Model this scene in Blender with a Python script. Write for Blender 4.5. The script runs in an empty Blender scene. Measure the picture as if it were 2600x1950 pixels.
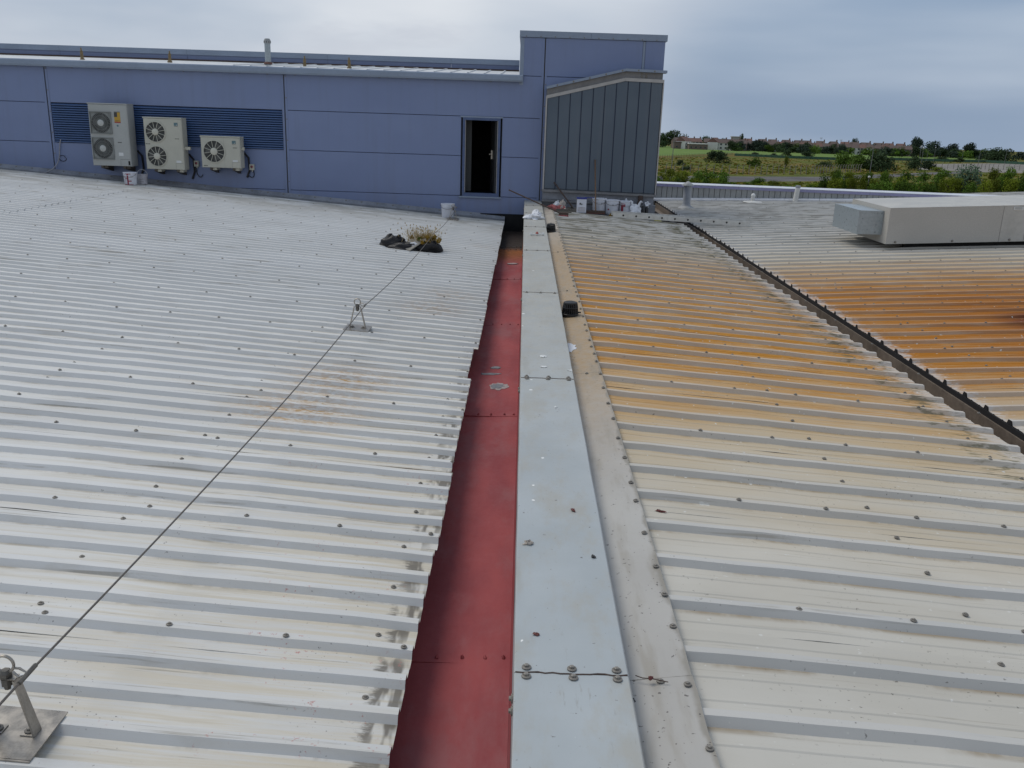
import bpy, math, random
import numpy as np
from mathutils import Vector, Matrix
random.seed(7); rng = np.random.default_rng(7)
SC = bpy.context.scene
COL = SC.collection
# ------------------------------------------------------------------ camera
W0, H0, FPX = 2600., 1950., 2259.          # photograph size and focal length in its pixels
CAMZ = 1.64                                # eye height above the grey capping (z = 0)
PITCH, ROLL, YAW = math.radians(16.608), math.radians(1.9), math.radians(-0.332)
FW = np.array([math.sin(YAW)*math.cos(PITCH), math.cos(YAW)*math.cos(PITCH), -math.sin(PITCH)])
_r0 = np.array([math.cos(YAW), -math.sin(YAW), 0.]); _d0 = np.cross(FW, _r0)
RT = _r0*math.cos(ROLL)-_d0*math.sin(ROLL); DN = _r0*math.sin(ROLL)+_d0*math.cos(ROLL)
CP = np.array([0., 0., CAMZ])
cam = bpy.data.cameras.new('camera'); camo = bpy.data.objects.new('camera', cam); COL.objects.link(camo)
cam.sensor_width = 36; cam.lens = FPX/W0*36; cam.clip_start = .05; cam.clip_end = 6000
camo.matrix_world = Matrix(((RT[0], -DN[0], -FW[0], 0), (RT[1], -DN[1], -FW[1], 0), (RT[2], -DN[2], -FW[2], CAMZ), (0, 0, 0, 1)))
SC.camera = camo
# ------------------------------------------------------------------ sky, sun, exposure
SUN_AZ, SUN_EL = math.radians(-60), math.radians(58)     # behind the blue building, a little left
world = bpy.data.worlds.new('World'); SC.world = world; world.use_nodes = True
wn, wl = world.node_tree.nodes, world.node_tree.links
wn.clear()
def wnode(t, **k):
    n = wn.new(t)
    for a, b in k.items(): setattr(n, a, b)
    return n
sky = wnode('ShaderNodeTexSky', sky_type='NISHITA', sun_disc=False)
sky.sun_elevation = SUN_EL; sky.sun_rotation = SUN_AZ; sky.air_density = 1.2; sky.dust_density = 2.5; sky.altitude = 20
tc = wnode('ShaderNodeTexCoord')
def wmap(sc, loc):
    m = wnode('ShaderNodeMapping'); m.inputs['Scale'].default_value = sc; m.inputs['Location'].default_value = loc
    wl.new(tc.outputs['Generated'], m.inputs['Vector']); return m.outputs[0]
def wnoise(vec, scale, detail, rough=.55):
    n = wnode('ShaderNodeTexNoise'); n.inputs['Scale'].default_value = scale; n.inputs['Detail'].default_value = detail
    n.inputs['Roughness'].default_value = rough; wl.new(vec, n.inputs['Vector']); return n.outputs['Fac']
def wramp(f, a, b):
    r = wnode('ShaderNodeMapRange', interpolation_type='SMOOTHSTEP'); r.inputs[1].default_value = a; r.inputs[2].default_value = b
    wl.new(f, r.inputs[0]); return r.outputs[0]
def wmix(f, a, b):
    m = wnode('ShaderNodeMix', data_type='RGBA')
    for s, v in ((m.inputs[0], f), (m.inputs[6], a), (m.inputs[7], b)):
        if isinstance(v, (tuple, float, int)): s.default_value = v
        else: wl.new(v, s)
    return m.outputs[2]
vmx = wnode('ShaderNodeVectorMath', operation='MAXIMUM'); wl.new(tc.outputs['Generated'], vmx.inputs[0]); vmx.inputs[1].default_value = (-9, -9, .03)
wl.new(vmx.outputs[0], sky.inputs[0])                                        # haze keeps its horizon colour a little below eye level
skyc = wnode('ShaderNodeMix', data_type='RGBA', blend_type='MULTIPLY'); skyc.inputs[0].default_value = 1
wl.new(sky.outputs[0], skyc.inputs[6]); skyc.inputs[7].default_value = (.06, .06, .06, 1)
veil = wmix(.80, skyc.outputs[2], (.22, .30, .43, 1))                    # hazy high cloud over the blue
bank = wramp(wnoise(wmap((1, 1, 1.6), (2.6, .35, .4)), .9, 3), .40, .66)     # where the cloud bank thickens
strk = wramp(wnoise(wmap((1, 1, 3.6), (3.2, 7.7, .3)), 1.7, 5, .5), .20, .62)
cmul = wnode('ShaderNodeMath', operation='MULTIPLY'); wl.new(bank, cmul.inputs[0]); wl.new(strk, cmul.inputs[1])
thin = wramp(wnoise(wmap((1, 1, 6), (.4, 2.2, .9)), 1.6, 4, .5), .36, .85)
c0 = wmix(thin, veil, (.40, .455, .53, 1))
c1 = wmix(cmul.outputs[0], c0, (.64, .655, .675, 1))
dark = wramp(wnoise(wmap((1, 1, 4.5), (1.9, 4.4, 2.3)), 3.0, 6, .6), .44, .62)
dmul = wnode('ShaderNodeMath', operation='MULTIPLY'); wl.new(dark, dmul.inputs[0]); wl.new(cmul.outputs[0], dmul.inputs[1])
c2 = wmix(dmul.outputs[0], c1, (.41, .44, .50, 1))
bg = wnode('ShaderNodeBackground'); wl.new(c2, bg.inputs[0]); bg.inputs[1].default_value = 1.12
wo = wnode('ShaderNodeOutputWorld'); wl.new(bg.outputs[0], wo.inputs[0])
sun = bpy.data.lights.new('sun', 'SUN'); sun.energy = 1.5; sun.angle = math.radians(30); sun.color = (1, .945, .85)
suno = bpy.data.objects.new('sun', sun); COL.objects.link(suno)
SUND = Vector((math.sin(SUN_AZ)*math.cos(SUN_EL), math.cos(SUN_AZ)*math.cos(SUN_EL), math.sin(SUN_EL)))
suno.rotation_euler = (-SUND).to_track_quat('-Z', 'Y').to_euler()
suno.location = SUND*60
vs = SC.view_settings; vs.view_transform = 'Standard'; vs.look = 'None'; vs.exposure = .22; vs.gamma = 1; vs.use_curve_mapping = False
# ------------------------------------------------------------------ pixel -> place (a pixel is a direction; the plane it touches gives the distance)
def ray(u, v): return FW+RT*(u-W0/2)/FPX+DN*(v-H0/2)/FPX
def hit(u, v, n, k):
    d = ray(u, v); n = np.array(n, float); t = (k-n@CP)/(n@d); return CP+t*d
def on_z(u, v, z): return hit(u, v, (0, 0, 1), z)
def on_y(u, v, y): return hit(u, v, (0, 1, 0), y)
LZ0, LX0, LS = -.415, -.38, -.068          # left roof, crown of the ribs: z = LZ0 + LS (x - LX0)
AZ0, AX0, AS = -.075, .605, -.07           # roof right of the capping
BZ0, BX0, BS = -.296, 3.505, .055          # roof beyond the dark valley gutter
def zl(x): return LZ0+LS*(x-LX0)
def za(x): return AZ0+AS*(x-AX0)
def zb(x): return BZ0+BS*(x-BX0)
def on_l(u, v): return hit(u, v, (-LS, 0, 1), LZ0-LS*LX0)
def on_a(u, v): return hit(u, v, (-AS, 0, 1), AZ0-AS*AX0)
def on_b(u, v): return hit(u, v, (-BS, 0, 1), BZ0-BS*BX0)
YF = 19.10                                 # face of the blue building
GZ0, GSL = CAMZ-10.0, -.0139               # ground: two storeys below, falling gently away from the building
def gz(y): return GZ0+GSL*y
def on_g(u, v): return hit(u, v, (0, -GSL, 1), GZ0)
# ------------------------------------------------------------------ materials
MATS = {}
class M:
    """tiny node helper"""
    def __init__(s, name):
        s.m = bpy.data.materials.new(name); s.m.use_nodes = True; MATS[name] = s.m
        s.t = s.m.node_tree; s.n = s.t.nodes; s.l = s.t.links
        s.b = s.n['Principled BSDF']; s._geo = s.n.new('ShaderNodeNewGeometry'); s._tc = s.n.new('ShaderNodeTexCoord')
        s.P = s._geo.outputs['Position']; s.O = s._tc.outputs['Object']
        x = s.n.new('ShaderNodeSeparateXYZ'); s.l.new(s.P, x.inputs[0]); s.X, s.Y, s.Z = x.outputs
    def put(s, sock, v):
        if isinstance(v, (int, float)): sock.default_value = v
        elif isinstance(v, tuple): sock.default_value = v if len(v) == 4 or sock.type == 'VECTOR' else (*v, 1)
        else: s.l.new(v, sock)
    def map(s, vec, scale=(1, 1, 1), loc=(0, 0, 0)):
        m = s.n.new('ShaderNodeMapping'); s.l.new(vec, m.inputs[0]); m.inputs['Scale'].default_value = scale; m.inputs['Location'].default_value = loc
        return m.outputs[0]
    def noise(s, vec, scale, detail=4, rough=.55):
        n = s.n.new('ShaderNodeTexNoise'); s.l.new(vec, n.inputs['Vector'])
        n.inputs['Scale'].default_value = scale; n.inputs['Detail'].default_value = detail; n.inputs['Roughness'].default_value = rough
        return n.outputs['Fac']
    def ss(s, f, a, b, lo=0., hi=1.):
        r = s.n.new('ShaderNodeMapRange'); r.interpolation_type = 'SMOOTHSTEP'; s.put(r.inputs[0], f)
        for i, v in enumerate((a, b, lo, hi)): r.inputs[i+1].default_value = v
        return r.outputs[0]
    def math(s, op, a, b=0., clamp=False):
        n = s.n.new('ShaderNodeMath'); n.operation = op; n.use_clamp = clamp; s.put(n.inputs[0], a); s.put(n.inputs[1], b); return n.outputs[0]
    def mul(s, *a):
        r = a[0]
        for b in a[1:]: r = s.math('MULTIPLY', r, b)
        return r
    def band(s, v, a, b, c, d): return s.mul(s.ss(v, a, b), s.ss(v, c, d, 1., 0.))
    def mix(s, f, a, b):
        m = s.n.new('ShaderNodeMix'); m.data_type = 'RGBA'; s.put(m.inputs[0], f); s.put(m.inputs[6], a); s.put(m.inputs[7], b); return m.outputs[2]
    def dist(s, p):
        n = s.n.new('ShaderNodeVectorMath'); n.operation = 'DISTANCE'; s.l.new(s.P, n.inputs[0]); n.inputs[1].default_value = p; return n.outputs['Value']
    def bump(s, h, strength=.2, d=.01):
        n = s.n.new('ShaderNodeBump'); n.inputs['Strength'].default_value = strength; n.inputs['Distance'].default_value = d
        s.l.new(h, n.inputs['Height']); s.l.new(n.outputs[0], s.b.inputs['Normal'])
    def fin(s, col, rough=.5, metal=0., spec=.5):
        s.put(s.b.inputs['Base Color'], col); s.put(s.b.inputs['Roughness'], rough); s.b.inputs['Metallic'].default_value = metal
        s.b.inputs['Specular IOR Level'].default_value = spec; return s.m

def simple(name, col, rough=.5, metal=0., var=.25, scale=6., spec=.5, bump=0.):
    """plain finish with uneven tone and a little grime"""
    m = M(name); n1 = m.noise(m.O, scale, 5); n2 = m.noise(m.O, scale*9, 3)
    f = m.ss(m.math('ADD', m.mul(n1, .7), m.mul(n2, .3)), .3, .7)
    c = m.mix(f, tuple(x*(1-var) for x in col), tuple(min(1, x*(1+var*.6)) for x in col))
    if bump: m.bump(n2, bump)
    return m.fin(c, m.ss(n1, .2, .8, max(.05, rough-.12), min(1, rough+.12)), metal, spec)

def roof_mat(name, kind, face):
    """coated roof sheet; face is 'pan' (dirt settles there) or 'rib'"""
    m = M(name); P = m.P
    fine = m.noise(m.map(P, (3, 9, 9)), 6, 6, .65); big = m.noise(m.map(P, (.8, 2.2, 1)), 1.1, 4)
    strk = m.noise(m.map(P, (.9, 26, 8)), 1.4, 5, .6)
    oi = m.n.new('ShaderNodeObjectInfo'); rnd = oi.outputs['Random']         # every sheet weathers a little differently
    line = m.noise(m.map(P, (.30, 70, 20)), 1.0, 4, .5)                       # fine dirt lines running down the slope
    patchy = m.noise(m.map(P, (.9, 3.2, 1)), 2.3, 6, .65)
    if kind == 'l':
        base = m.mix(m.ss(big, .3, .7), (.55, .552, .545), (.615, .615, .605)) if face == 'rib' else m.mix(m.ss(big, .3, .7), (.55, .54, .515), (.62, .615, .59))
        base = m.mix(m.mul(rnd, .22), base, (.47, .465, .44))
        near = m.mul(m.ss(m.X, -3.6, -.5), m.ss(m.Y, 3, 17, 1., .35))
        a = .60 if face == 'pan' else .14
        c = m.mix(m.mul(near, m.ss(strk, .35, .62), a), base, (.53, .45, .31))
        c = m.mix(m.mul(m.ss(strk, .50, .72), m.ss(big, .35, .6), .5 if face == 'pan' else .15), c, (.42, .385, .32))
        c = m.mix(m.mul(m.ss(line, .60, .70), m.ss(patchy, .42, .6), .7), c, (.26, .235, .19))
        c = m.mix(m.mul(m.ss(patchy, .55, .72), .35), c, (.44, .41, .36))
        if face == 'pan':
            fr_ = m.math('FRACT', m.math('MULTIPLY', m.math('SUBTRACT', m.Y, 3.125-20*.2028), 1/.2028))
            c = m.mix(m.mul(m.band(fr_, .68, .80, .83, .86), m.ss(m.noise(m.map(P, (1.3, .9, 1)), 1.6, 5, .65), .46, .62), .75), c, (.27, .24, .19))
        # orange blown stains
        for p, r, st in (((-1.5, 5.9, -.34), .75, 1.), ((-1.35, 6.7, -.35), .75, 1.), ((-.97, 9.6, -.37), .7, .9), ((-.85, 10.4, -.38), .6, .8), ((-.65, 14.7, -.4), .35, .55)):
            d = m.math('ADD', m.dist(p), m.math('MULTIPLY', m.math('SUBTRACT', fine, .5), .9))
            c = m.mix(m.mul(m.ss(d, .05, r, 1., 0.), m.ss(fine, .42, .6), st*(1 if face == 'pan' else .45)), c, (.38, .21, .06))
        # dirt and soft shadow, both painted along the foot of the blue wall
        c = m.mix(m.mul(m.ss(m.Y, 16.2, 18.4), m.ss(m.noise(m.map(P, (.6, 2, 1)), 2.2, 5), .36, .6), .8), c, (.34, .325, .29))
        if face == 'pan':                                      # bitumen dabs at the sheet ends over the gutter
            dab = m.noise(m.map(P, (4, 1.0, 1)), 5.3, 2); ee = m.math('ADD', m.X, m.math('MULTIPLY', m.math('SUBTRACT', fine, .5), .14))
            far = m.ss(m.Y, 5.5, 10.5, 1., .35)
            c = m.mix(m.mul(m.ss(ee, -.525, -.475), m.ss(dab, .38, .56), m.ss(m.noise(P, 2.3, 2), .38, .52, .25, 1.), far, .85), c, (.11, .097, .08))
        red = m.mul(m.ss(m.noise(P, 42, 5, .7), .61, .66), m.ss(m.noise(P, 3.4, 2), .54, .62), m.ss(m.X, -1.7, -.9), m.ss(m.Y, 4.5, 6.5, 1., 0.))
        c = m.mix(m.mul(red, .8), c, (.42, .17, .15))
        speck = m.mul(m.ss(m.noise(P, 60, 3, .6), .67, .71), m.ss(m.noise(P, 2.1, 2), .5, .62))
        c = m.mix(m.mul(speck, .75), c, (.10, .09, .08))
        m.bump(m.noise(m.map(P, (.5, 1, 1)), 5, 3), .12, .004)
        return m.fin(c, m.ss(fine, .25, .75, .45, .65), 0, .35)
    base = m.mix(m.ss(big, .3, .7), (.45, .445, .425), (.52, .51, .485)) if face == 'rib' else m.mix(m.ss(big, .3, .7), (.46, .435, .38), (.53, .51, .46))
    base = m.mix(m.mul(rnd, .2), base, (.38, .365, .33))
    base = m.mix(m.mul(m.ss(line, .60, .70), m.ss(patchy, .42, .6), .55), base, (.25, .225, .18))
    wob = m.math('MULTIPLY', m.math('SUBTRACT', m.noise(m.map(P, (.35, 1.1, 1)), 1.3, 4), .5), 2.4)
    yy = m.math('ADD', m.Y, wob)
    ss_ = m.mul(m.ss(strk, .22, .55, .5, 1.), m.ss(patchy, .30, .55, .6, 1.))
    if kind == 'a':
        amt = m.mul(m.band(yy, 4.4, 7.4, 10.4, 14.6), ss_)
        warm = m.mul(m.band(yy, 2.8, 6.0, 12.0, 17.5), m.ss(strk, .2, .6, .4, 1.))
        c = m.mix(m.mul(warm, .8 if face == 'pan' else .25), base, (.47, .345, .175))
        c = m.mix(m.mul(amt, 1. if face == 'pan' else .38), c, m.mix(m.ss(fine, .3, .7), (.36, .145, .010), (.44, .205, .028)))
        # algae and grime in the far half
        c = m.mix(m.mul(m.ss(m.Y, 9, 17), m.ss(m.noise(m.map(P, (1, 6, 4)), 3.0, 5), .42, .62), .75), c, (.16, .145, .10))
        ee = m.math('ADD', m.X, m.math('MULTIPLY', m.math('SUBTRACT', fine, .5), .5))
        c = m.mix(m.mul(m.ss(ee, 2.98, 3.14), m.ss(strk, .34, .52), .8), c, (.50, .48, .45))
        c = m.mix(m.mul(m.band(ee, 2.7, 2.9, 3.05, 3.2), m.ss(m.noise(m.map(P, (1.5, 5, 5)), 5, 4), .5, .6), .65), c, (.10, .095, .05))
    else:
        xr = m.ss(m.X, 3.5, 6.0)
        amt = m.mul(m.band(yy, 5.6, 7.6, 10.8, 13.8), m.ss(strk, .2, .55, .45, 1.), m.ss(patchy, .28, .52, .6, 1.))
        core = m.mul(m.band(m.math('ADD', m.Y, m.math('MULTIPLY', wob, .45)), 6.8, 8.3, 10.0, 11.8), m.ss(m.X, 3.4, 5.6, .25, 1.), m.ss(strk, .3, .6, .35, 1.))
        warm = m.band(yy, 4.6, 7.0, 11.5, 16.5)
        c = m.mix(m.mul(warm, .8 if face == 'pan' else .35), base, (.43, .32, .17))
        c = m.mix(m.mul(amt, 1. if face == 'pan' else .6), c, (.37, .145, .008))
        c = m.mix(m.mul(core, 1. if face == 'pan' else .75), c, m.mix(m.ss(strk, .3, .7), (.23, .065, .006), (.34, .118, .008)))
        dk = m.mul(m.ss(m.math('ADD', m.dist((5.6, 9.1, -.2)), m.math('MULTIPLY', m.math('SUBTRACT', strk, .5), .9)), .25, .75, 1., 0.), .9)
        c = m.mix(dk, c, (.10, .022, .012))
        c = m.mix(m.mul(m.ss(m.Y, 12, 20), m.ss(m.noise(m.map(P, (1, 6, 4)), 2.6, 5), .42, .66), .6), c, (.19, .18, .155))
        ee = m.math('ADD', m.X, m.math('MULTIPLY', m.math('SUBTRACT', fine, .5), .55))
        c = m.mix(m.mul(m.ss(ee, 3.50, 3.62, 1., 0.), m.ss(strk, .34, .5), .8), c, (.50, .48, .46))
    if face == 'pan':
        fr_ = m.math('FRACT', m.math('MULTIPLY', m.math('SUBTRACT', m.Y, (3.005 if kind == 'a' else 2.977)-20*.338), 1/.338))
        c = m.mix(m.mul(m.band(fr_, .80, .89, .91, .93), m.ss(m.noise(m.map(P, (1.3, .9, 1)), 1.6, 5, .65), .42, .60), .65), c, (.22, .16, .09))
    speck = m.mul(m.ss(m.noise(P, 55, 3, .6), .66, .70), m.ss(m.noise(P, 1.7, 2), .46, .6))
    c = m.mix(m.mul(speck, .7), c, (.09, .08, .07))
    drop = m.ss(m.noise(P, 30, 2, .4), .735, .76)
    c = m.mix(drop, c, (.55, .54, .50))
    m.bump(m.noise(m.map(P, (.5, 1, 1)), 5, 3), .12, .004)
    return m.fin(c, m.ss(fine, .25, .75, .62, .82), 0, .18)
for k in 'lab':
    for f in ('pan', 'rib'): roof_mat('roof_%s_%s' % (k, f), k, f)

def paint_mats():
    # grey capping
    m = M('capping'); P = m.P; big = m.noise(P, 1.3, 4); fine = m.noise(P, 9, 6, .65)
    c = m.mix(m.ss(big, .3, .7), (.325, .355, .365), (.385, .415, .425))
    c = m.mix(m.mul(m.ss(m.Y, 3.0, 8.5), m.ss(fine, .2, .75, .5, 1.), .75), c, (.375, .355, .30))
    c = m.mix(m.mul(m.ss(m.noise(m.map(P, (1.2, .5, 1)), 3.1, 6, .7), .46, .66), .65), c, (.34, .325, .28))
    c = m.mix(m.mul(m.ss(m.noise(m.map(P, (14, 2.5, 1)), 2.2, 5, .7), .60, .70), m.ss(big, .4, .6), .5), c, (.24, .225, .20))
    st = m.mul(m.ss(m.noise(m.map(P, (9, .8, 1)), 1.2, 3), .52, .66), m.ss(m.X, .03, .10, 1., 0.))
    c = m.mix(m.mul(st, .5), c, (.30, .30, .27))
    c = m.mix(m.mul(m.ss(m.noise(P, 48, 3), .69, .72), .8), c, (.10, .085, .075))
    c = m.mix(m.ss(m.noise(P, 17, 1, .3), .775, .785), c, (.75, .75, .72))
    m.bump(m.noise(m.map(P, (1, .5, 1)), 3.0, 3), .45, .008); m.fin(c, m.ss(fine, .3, .7, .36, .6))
    # apron flashing
    m = M('apron'); P = m.P; fine = m.noise(P, 14, 6, .7); big = m.noise(P, 1.5, 4)
    c = m.mix(m.ss(big, .3, .7), (.36, .345, .32), (.415, .40, .37))
    st = m.mul(m.ss(m.Y, 3.6, 6.8), m.ss(m.Y, 11.5, 15.5, 1., .3), m.ss(fine, .2, .7, .6, 1.))
    c = m.mix(m.mul(st, .85), c, (.335, .215, .09))
    c = m.mix(m.mul(m.ss(m.noise(m.map(P, (6, 1, 1)), 2, 4), .5, .7), .45), c, (.24, .21, .16))
    edge = m.mul(m.ss(m.math('ADD', m.X, m.math('MULTIPLY', m.math('SUBTRACT', m.noise(P, 5, 4), .5), .09)), .575, .595), .75)
    c = m.mix(edge, c, (.22, .20, .165))
    c = m.mix(m.mul(m.ss(m.noise(P, 55, 2), .68, .71), .8), c, (.07, .06, .055))
    m.fin(c, m.ss(fine, .3, .7, .45, .65))
    # red gutter lining
    m = M('red_lining'); P = m.P; fine = m.noise(P, 16, 6, .7); big = m.noise(m.map(P, (2.5, .7, 2)), 1.6, 5)
    c = m.mix(m.ss(big, .3, .7), (.24, .056, .062), (.325, .078, .08))
    c = m.mix(m.mul(m.ss(m.noise(m.map(P, (1.5, .6, 1)), 2.3, 5, .65), .45, .68), .6), c, (.27, .115, .12))
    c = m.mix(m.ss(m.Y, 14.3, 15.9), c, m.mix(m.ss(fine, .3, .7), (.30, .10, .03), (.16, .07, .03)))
    c = m.mix(m.ss(m.math('ADD', m.Y, m.math('MULTIPLY', m.math('SUBTRACT', fine, .5), 1.2)), 16.0, 16.6), c, (.045, .035, .03))  # far end near black: shadow of the end wall put into the lining colour
    c = m.mix(m.mul(m.ss(m.noise(m.map(P, (6, 6, 1)), 9, 5, .75), .66, .69), .55), c, (.12, .03, .03))
    m.bump(m.noise(P, 22, 4, .7), .25, .006); m.fin(c, m.ss(fine, .25, .75, .5, .7), 0, .12)
    # blue cladding
    m = M('blue_cladding'); P = m.P; big = m.noise(m.map(P, (.4, 1, .8)), 1.2, 4); strk = m.noise(m.map(P, (5, 1, .35)), 1.6, 5)
    c = m.mix(m.ss(big, .25, .75), (.158, .203, .345), (.176, .224, .37))
    c = m.mix(m.mul(m.ss(strk, .46, .72), .25), c, (.145, .175, .26))
    c = m.mix(m.mul(m.ss(m.Z, -.5, .5, 1., 0.), m.ss(strk, .35, .65), .35), c, (.17, .18, .25))
    m.bump(m.noise(m.map(P, (.5, 1, .8)), 2.5, 2), .1, .01); m.fin(c, .42)
    simple('blue_grey_trim', (.225, .275, .36), .42, 0, .1, 2)
    simple('dark_blue_frame', (.065, .10, .20), .45)
    simple('louvre_blue', (.050, .100, .225), .42, 0, .12, 3)
    simple('louvre_back', (.012, .02, .045), .7)
    m = M('slate_cladding'); P = m.P; strk = m.noise(m.map(P, (6, 1, .25)), 1.3, 5); big = m.noise(P, .9, 3)
    c = m.mix(m.ss(big, .3, .7), (.070, .096, .128), (.086, .114, .148)); c = m.mix(m.mul(m.ss(strk, .5, .8), .4), c, (.12, .135, .15))
    m.fin(c, .4)
    simple('channel_steel', (.20, .20, .205), .5, .2, .25, 4)
    simple('pale_trim', (.40, .385, .37), .5, 0, .15, 5)
    simple('plinth', (.22, .23, .255), .6, 0, .3, 3)
    simple('white_roof', (.55, .56, .56), .45, 0, .12, 2)
    simple('galv', (.33, .375, .40), .36, .35, .16, 22)
    simple('duct_wrap', (.43, .42, .39), .55, 0, .15, 3, .5, .06)
    m = M('duct_speckle'); P = m.P; g = m.noise(P, 60, 4, .7); big = m.noise(P, 1.2, 4)
    c = m.mix(m.ss(g, .3, .7), (.37, .36, .335), (.45, .435, .40)); c = m.mix(m.mul(m.ss(big, .45, .7), .3), c, (.33, .32, .295)); m.fin(c, .6)
    simple('rubber_black', (.012, .012, .013), .45); simple('matt_black', (.006, .006, .007), .85)
    simple('gutter_brown', (.14, .11, .085), .7, 0, .4, 4); simple('closure_black', (.008, .007, .008), .9)
    simple('screw_metal', (.26, .24, .21), .5, .4, .35, 80); simple('washer', (.19, .175, .155), .6, .2, .3, 80)
    simple('steel_rope', (.13, .115, .10), .5, .4, .3, 60); simple('stainless', (.36, .33, .29), .34, .75, .28, 14)
    simple('steel_dark', (.13, .12, .105), .5, .5, .35, 30)
    simple('unit_grey', (.36, .37, .355), .5, 0, .08, 4); simple('unit_cream', (.45, .44, .37), .5, 0, .07, 4)
    simple('fan_dark', (.035, .036, .034), .6); simple('fan_blade', (.075, .075, .07), .5)
    simple('hub_grey', (.42, .43, .41), .5, 0, .08); simple('hub_cream', (.52, .50, .42), .5, 0, .08)
    simple('grille_grey', (.20, .21, .20), .5); simple('bracket', (.09, .075, .06), .6, .2, .4, 20)
    simple('sticker_yellow', (.45, .27, .03), .5, 0, .1); simple('sticker_red', (.32, .045, .03), .5, 0, .1)
    simple('sticker_teal', (.09, .16, .18), .5, 0, .15); simple('sticker_white', (.62, .63, .62), .5, 0, .08); simple('print_dark', (.05, .05, .048), .6)
    simple('bucket_white', (.62, .64, .70), .42, 0, .1, 9); simple('bucket_dirty', (.48, .47, .50), .5, 0, .25, 14)
    simple('paint_red', (.26, .02, .045), .4, 0, .3, 20); simple('flake_red', (.12, .028, .024), .7, 0, .3, 30); simple('lid_blue', (.02, .035, .22), .4, 0, .15); simple('tube_blue', (.012, .035, .20), .4, 0, .12)
    simple('cloth_white', (.66, .67, .70), .9, 0, .12, 20, .2); simple('rag_red', (.30, .10, .10), .9, 0, .5, 24, .2); simple('rag_pale', (.45, .40, .35), .9, 0, .35, 24, .2)
    simple('bag_white', (.60, .62, .66), .35, 0, .15, 12); simple('bag_black', (.010, .010, .012), .45, 0, .3, 9, .3, .5)
    simple('wood', (.13, .075, .042), .7, 0, .35, 30); simple('wood_dark', (.07, .045, .035), .75, 0, .4, 30); simple('board_grey', (.27, .25, .22), .8, 0, .3, 12)
    simple('bristle', (.09, .04, .03), .9, 0, .5, 60); simple('alu', (.55, .55, .53), .4, .5, .15, 12)
    simple('pipe_white', (.56, .56, .54), .5, 0, .12, 6); simple('pipe_grey', (.25, .265, .29), .5, 0, .15, 6); simple('lead_grey', (.30, .31, .31), .6, 0, .2, 9)
    simple('purple_coping', (.27, .265, .43), .42, 0, .1, 2); simple('coping_white', (.56, .58, .62), .42, 0, .1, 3); simple('parapet_grey', (.31, .32, .315), .5, 0, .15, 3)
    simple('ochre_post', (.20, .145, .07), .7, 0, .35, 20); simple('cable_grey', (.30, .30, .32), .5); simple('cable_black', (.012, .012, .013), .5)
    simple('dry_grass', (.42, .33, .19), .9, 0, .4, 30, .2); simple('moss', (.19, .12, .02), .95, 0, .5, 30, .1); simple('moss_green', (.06, .075, .015), .95, 0, .5, 30, .1)
    simple('patch_grey', (.17, .175, .19), .6, 0, .4, 30); simple('pale_seal', (.36, .31, .30), .7, 0, .45, 40)
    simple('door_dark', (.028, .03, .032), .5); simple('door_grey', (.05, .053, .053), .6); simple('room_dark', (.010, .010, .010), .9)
    # far things
    simple('brick_far', (.165, .12, .10), .9, 0, .25, 1.); simple('render_cream', (.34, .32, .29), .9, 0, .12, .6); simple('render_white', (.58, .57, .54), .9, 0, .1, .6)
    simple('tile_red', (.155, .085, .07), .85, 0, .3, 1.2); simple('tile_brown', (.115, .082, .072), .85, 0, .3, 1.2); simple('glass_far', (.05, .06, .07), .2)
    simple('post_concrete', (.20, .185, .16), .9, 0, .25, 2); simple('wire', (.07, .07, .065), .7); simple('green_mesh', (.045, .12, .075), .9, 0, .25, .4)
    simple('lamp_steel', (.16, .165, .16), .6, .2, .2, 3); simple('lamp_head', (.50, .51, .50), .4); simple('trunk', (.06, .048, .036), .95, 0, .3, 3)
    for nm, c in (('leaf_mid', (.075, .135, .016)), ('leaf_dark', (.038, .062, .026)), ('leaf_yellow', (.130, .165, .014)), ('leaf_silver', (.085, .130, .080)), ('leaf_blue', (.034, .052, .036)), ('gorse', (.40, .26, .02))):
        m = M(nm); oi = m.n.new('ShaderNodeObjectInfo'); n1 = m.noise(m.P, .8, 3); n2 = m.noise(m.P, .22, 2)
        f = m.math('ADD', m.mul(n1, .6), m.mul(oi.outputs['Random'], .4))
        cc = m.mix(m.ss(f, .3, .75), tuple(x*.6 for x in c), tuple(min(1, x*1.35) for x in c))
        m.fin(cc, .8, 0, .12); m.b.inputs['Subsurface Weight'].default_value = 0
    # ground
    m = M('ground'); P = m.P; n1 = m.noise(P, .018, 6, .6); n2 = m.noise(P, .11, 6, .65); n3 = m.noise(P, .9, 5, .7)
    c = m.mix(m.ss(n1, .42, .58), (.105, .118, .018), (.155, .115, .028)); c = m.mix(m.mul(m.ss(n2, .48, .62), .75), c, (.052, .072, .018))
    c = m.mix(m.mul(m.ss(n2, .30, .42, 1., 0.), .6), c, (.17, .098, .045)); c = m.mix(m.mul(m.ss(n3, .5, .7), .45), c, (.04, .048, .016))
    m.bump(n3, .6, .4); m.fin(c, .95, 0, .1)
    m = M('turf'); P = m.P; n1 = m.noise(P, .03, 5); n2 = m.noise(P, .5, 5, .7); st = m.noise(m.map(P, (.02, .16, 1)), 1, 3)
    c = m.mix(m.ss(n1, .35, .65), (.12, .19, .042), (.14, .205, .055)); c = m.mix(m.mul(m.ss(st, .45, .6), .35), c, (.08, .135, .035)); c = m.mix(m.mul(m.ss(n2, .5, .7), .3), c, (.085, .125, .03))
    m.fin(c, .95, 0, .1)
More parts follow.
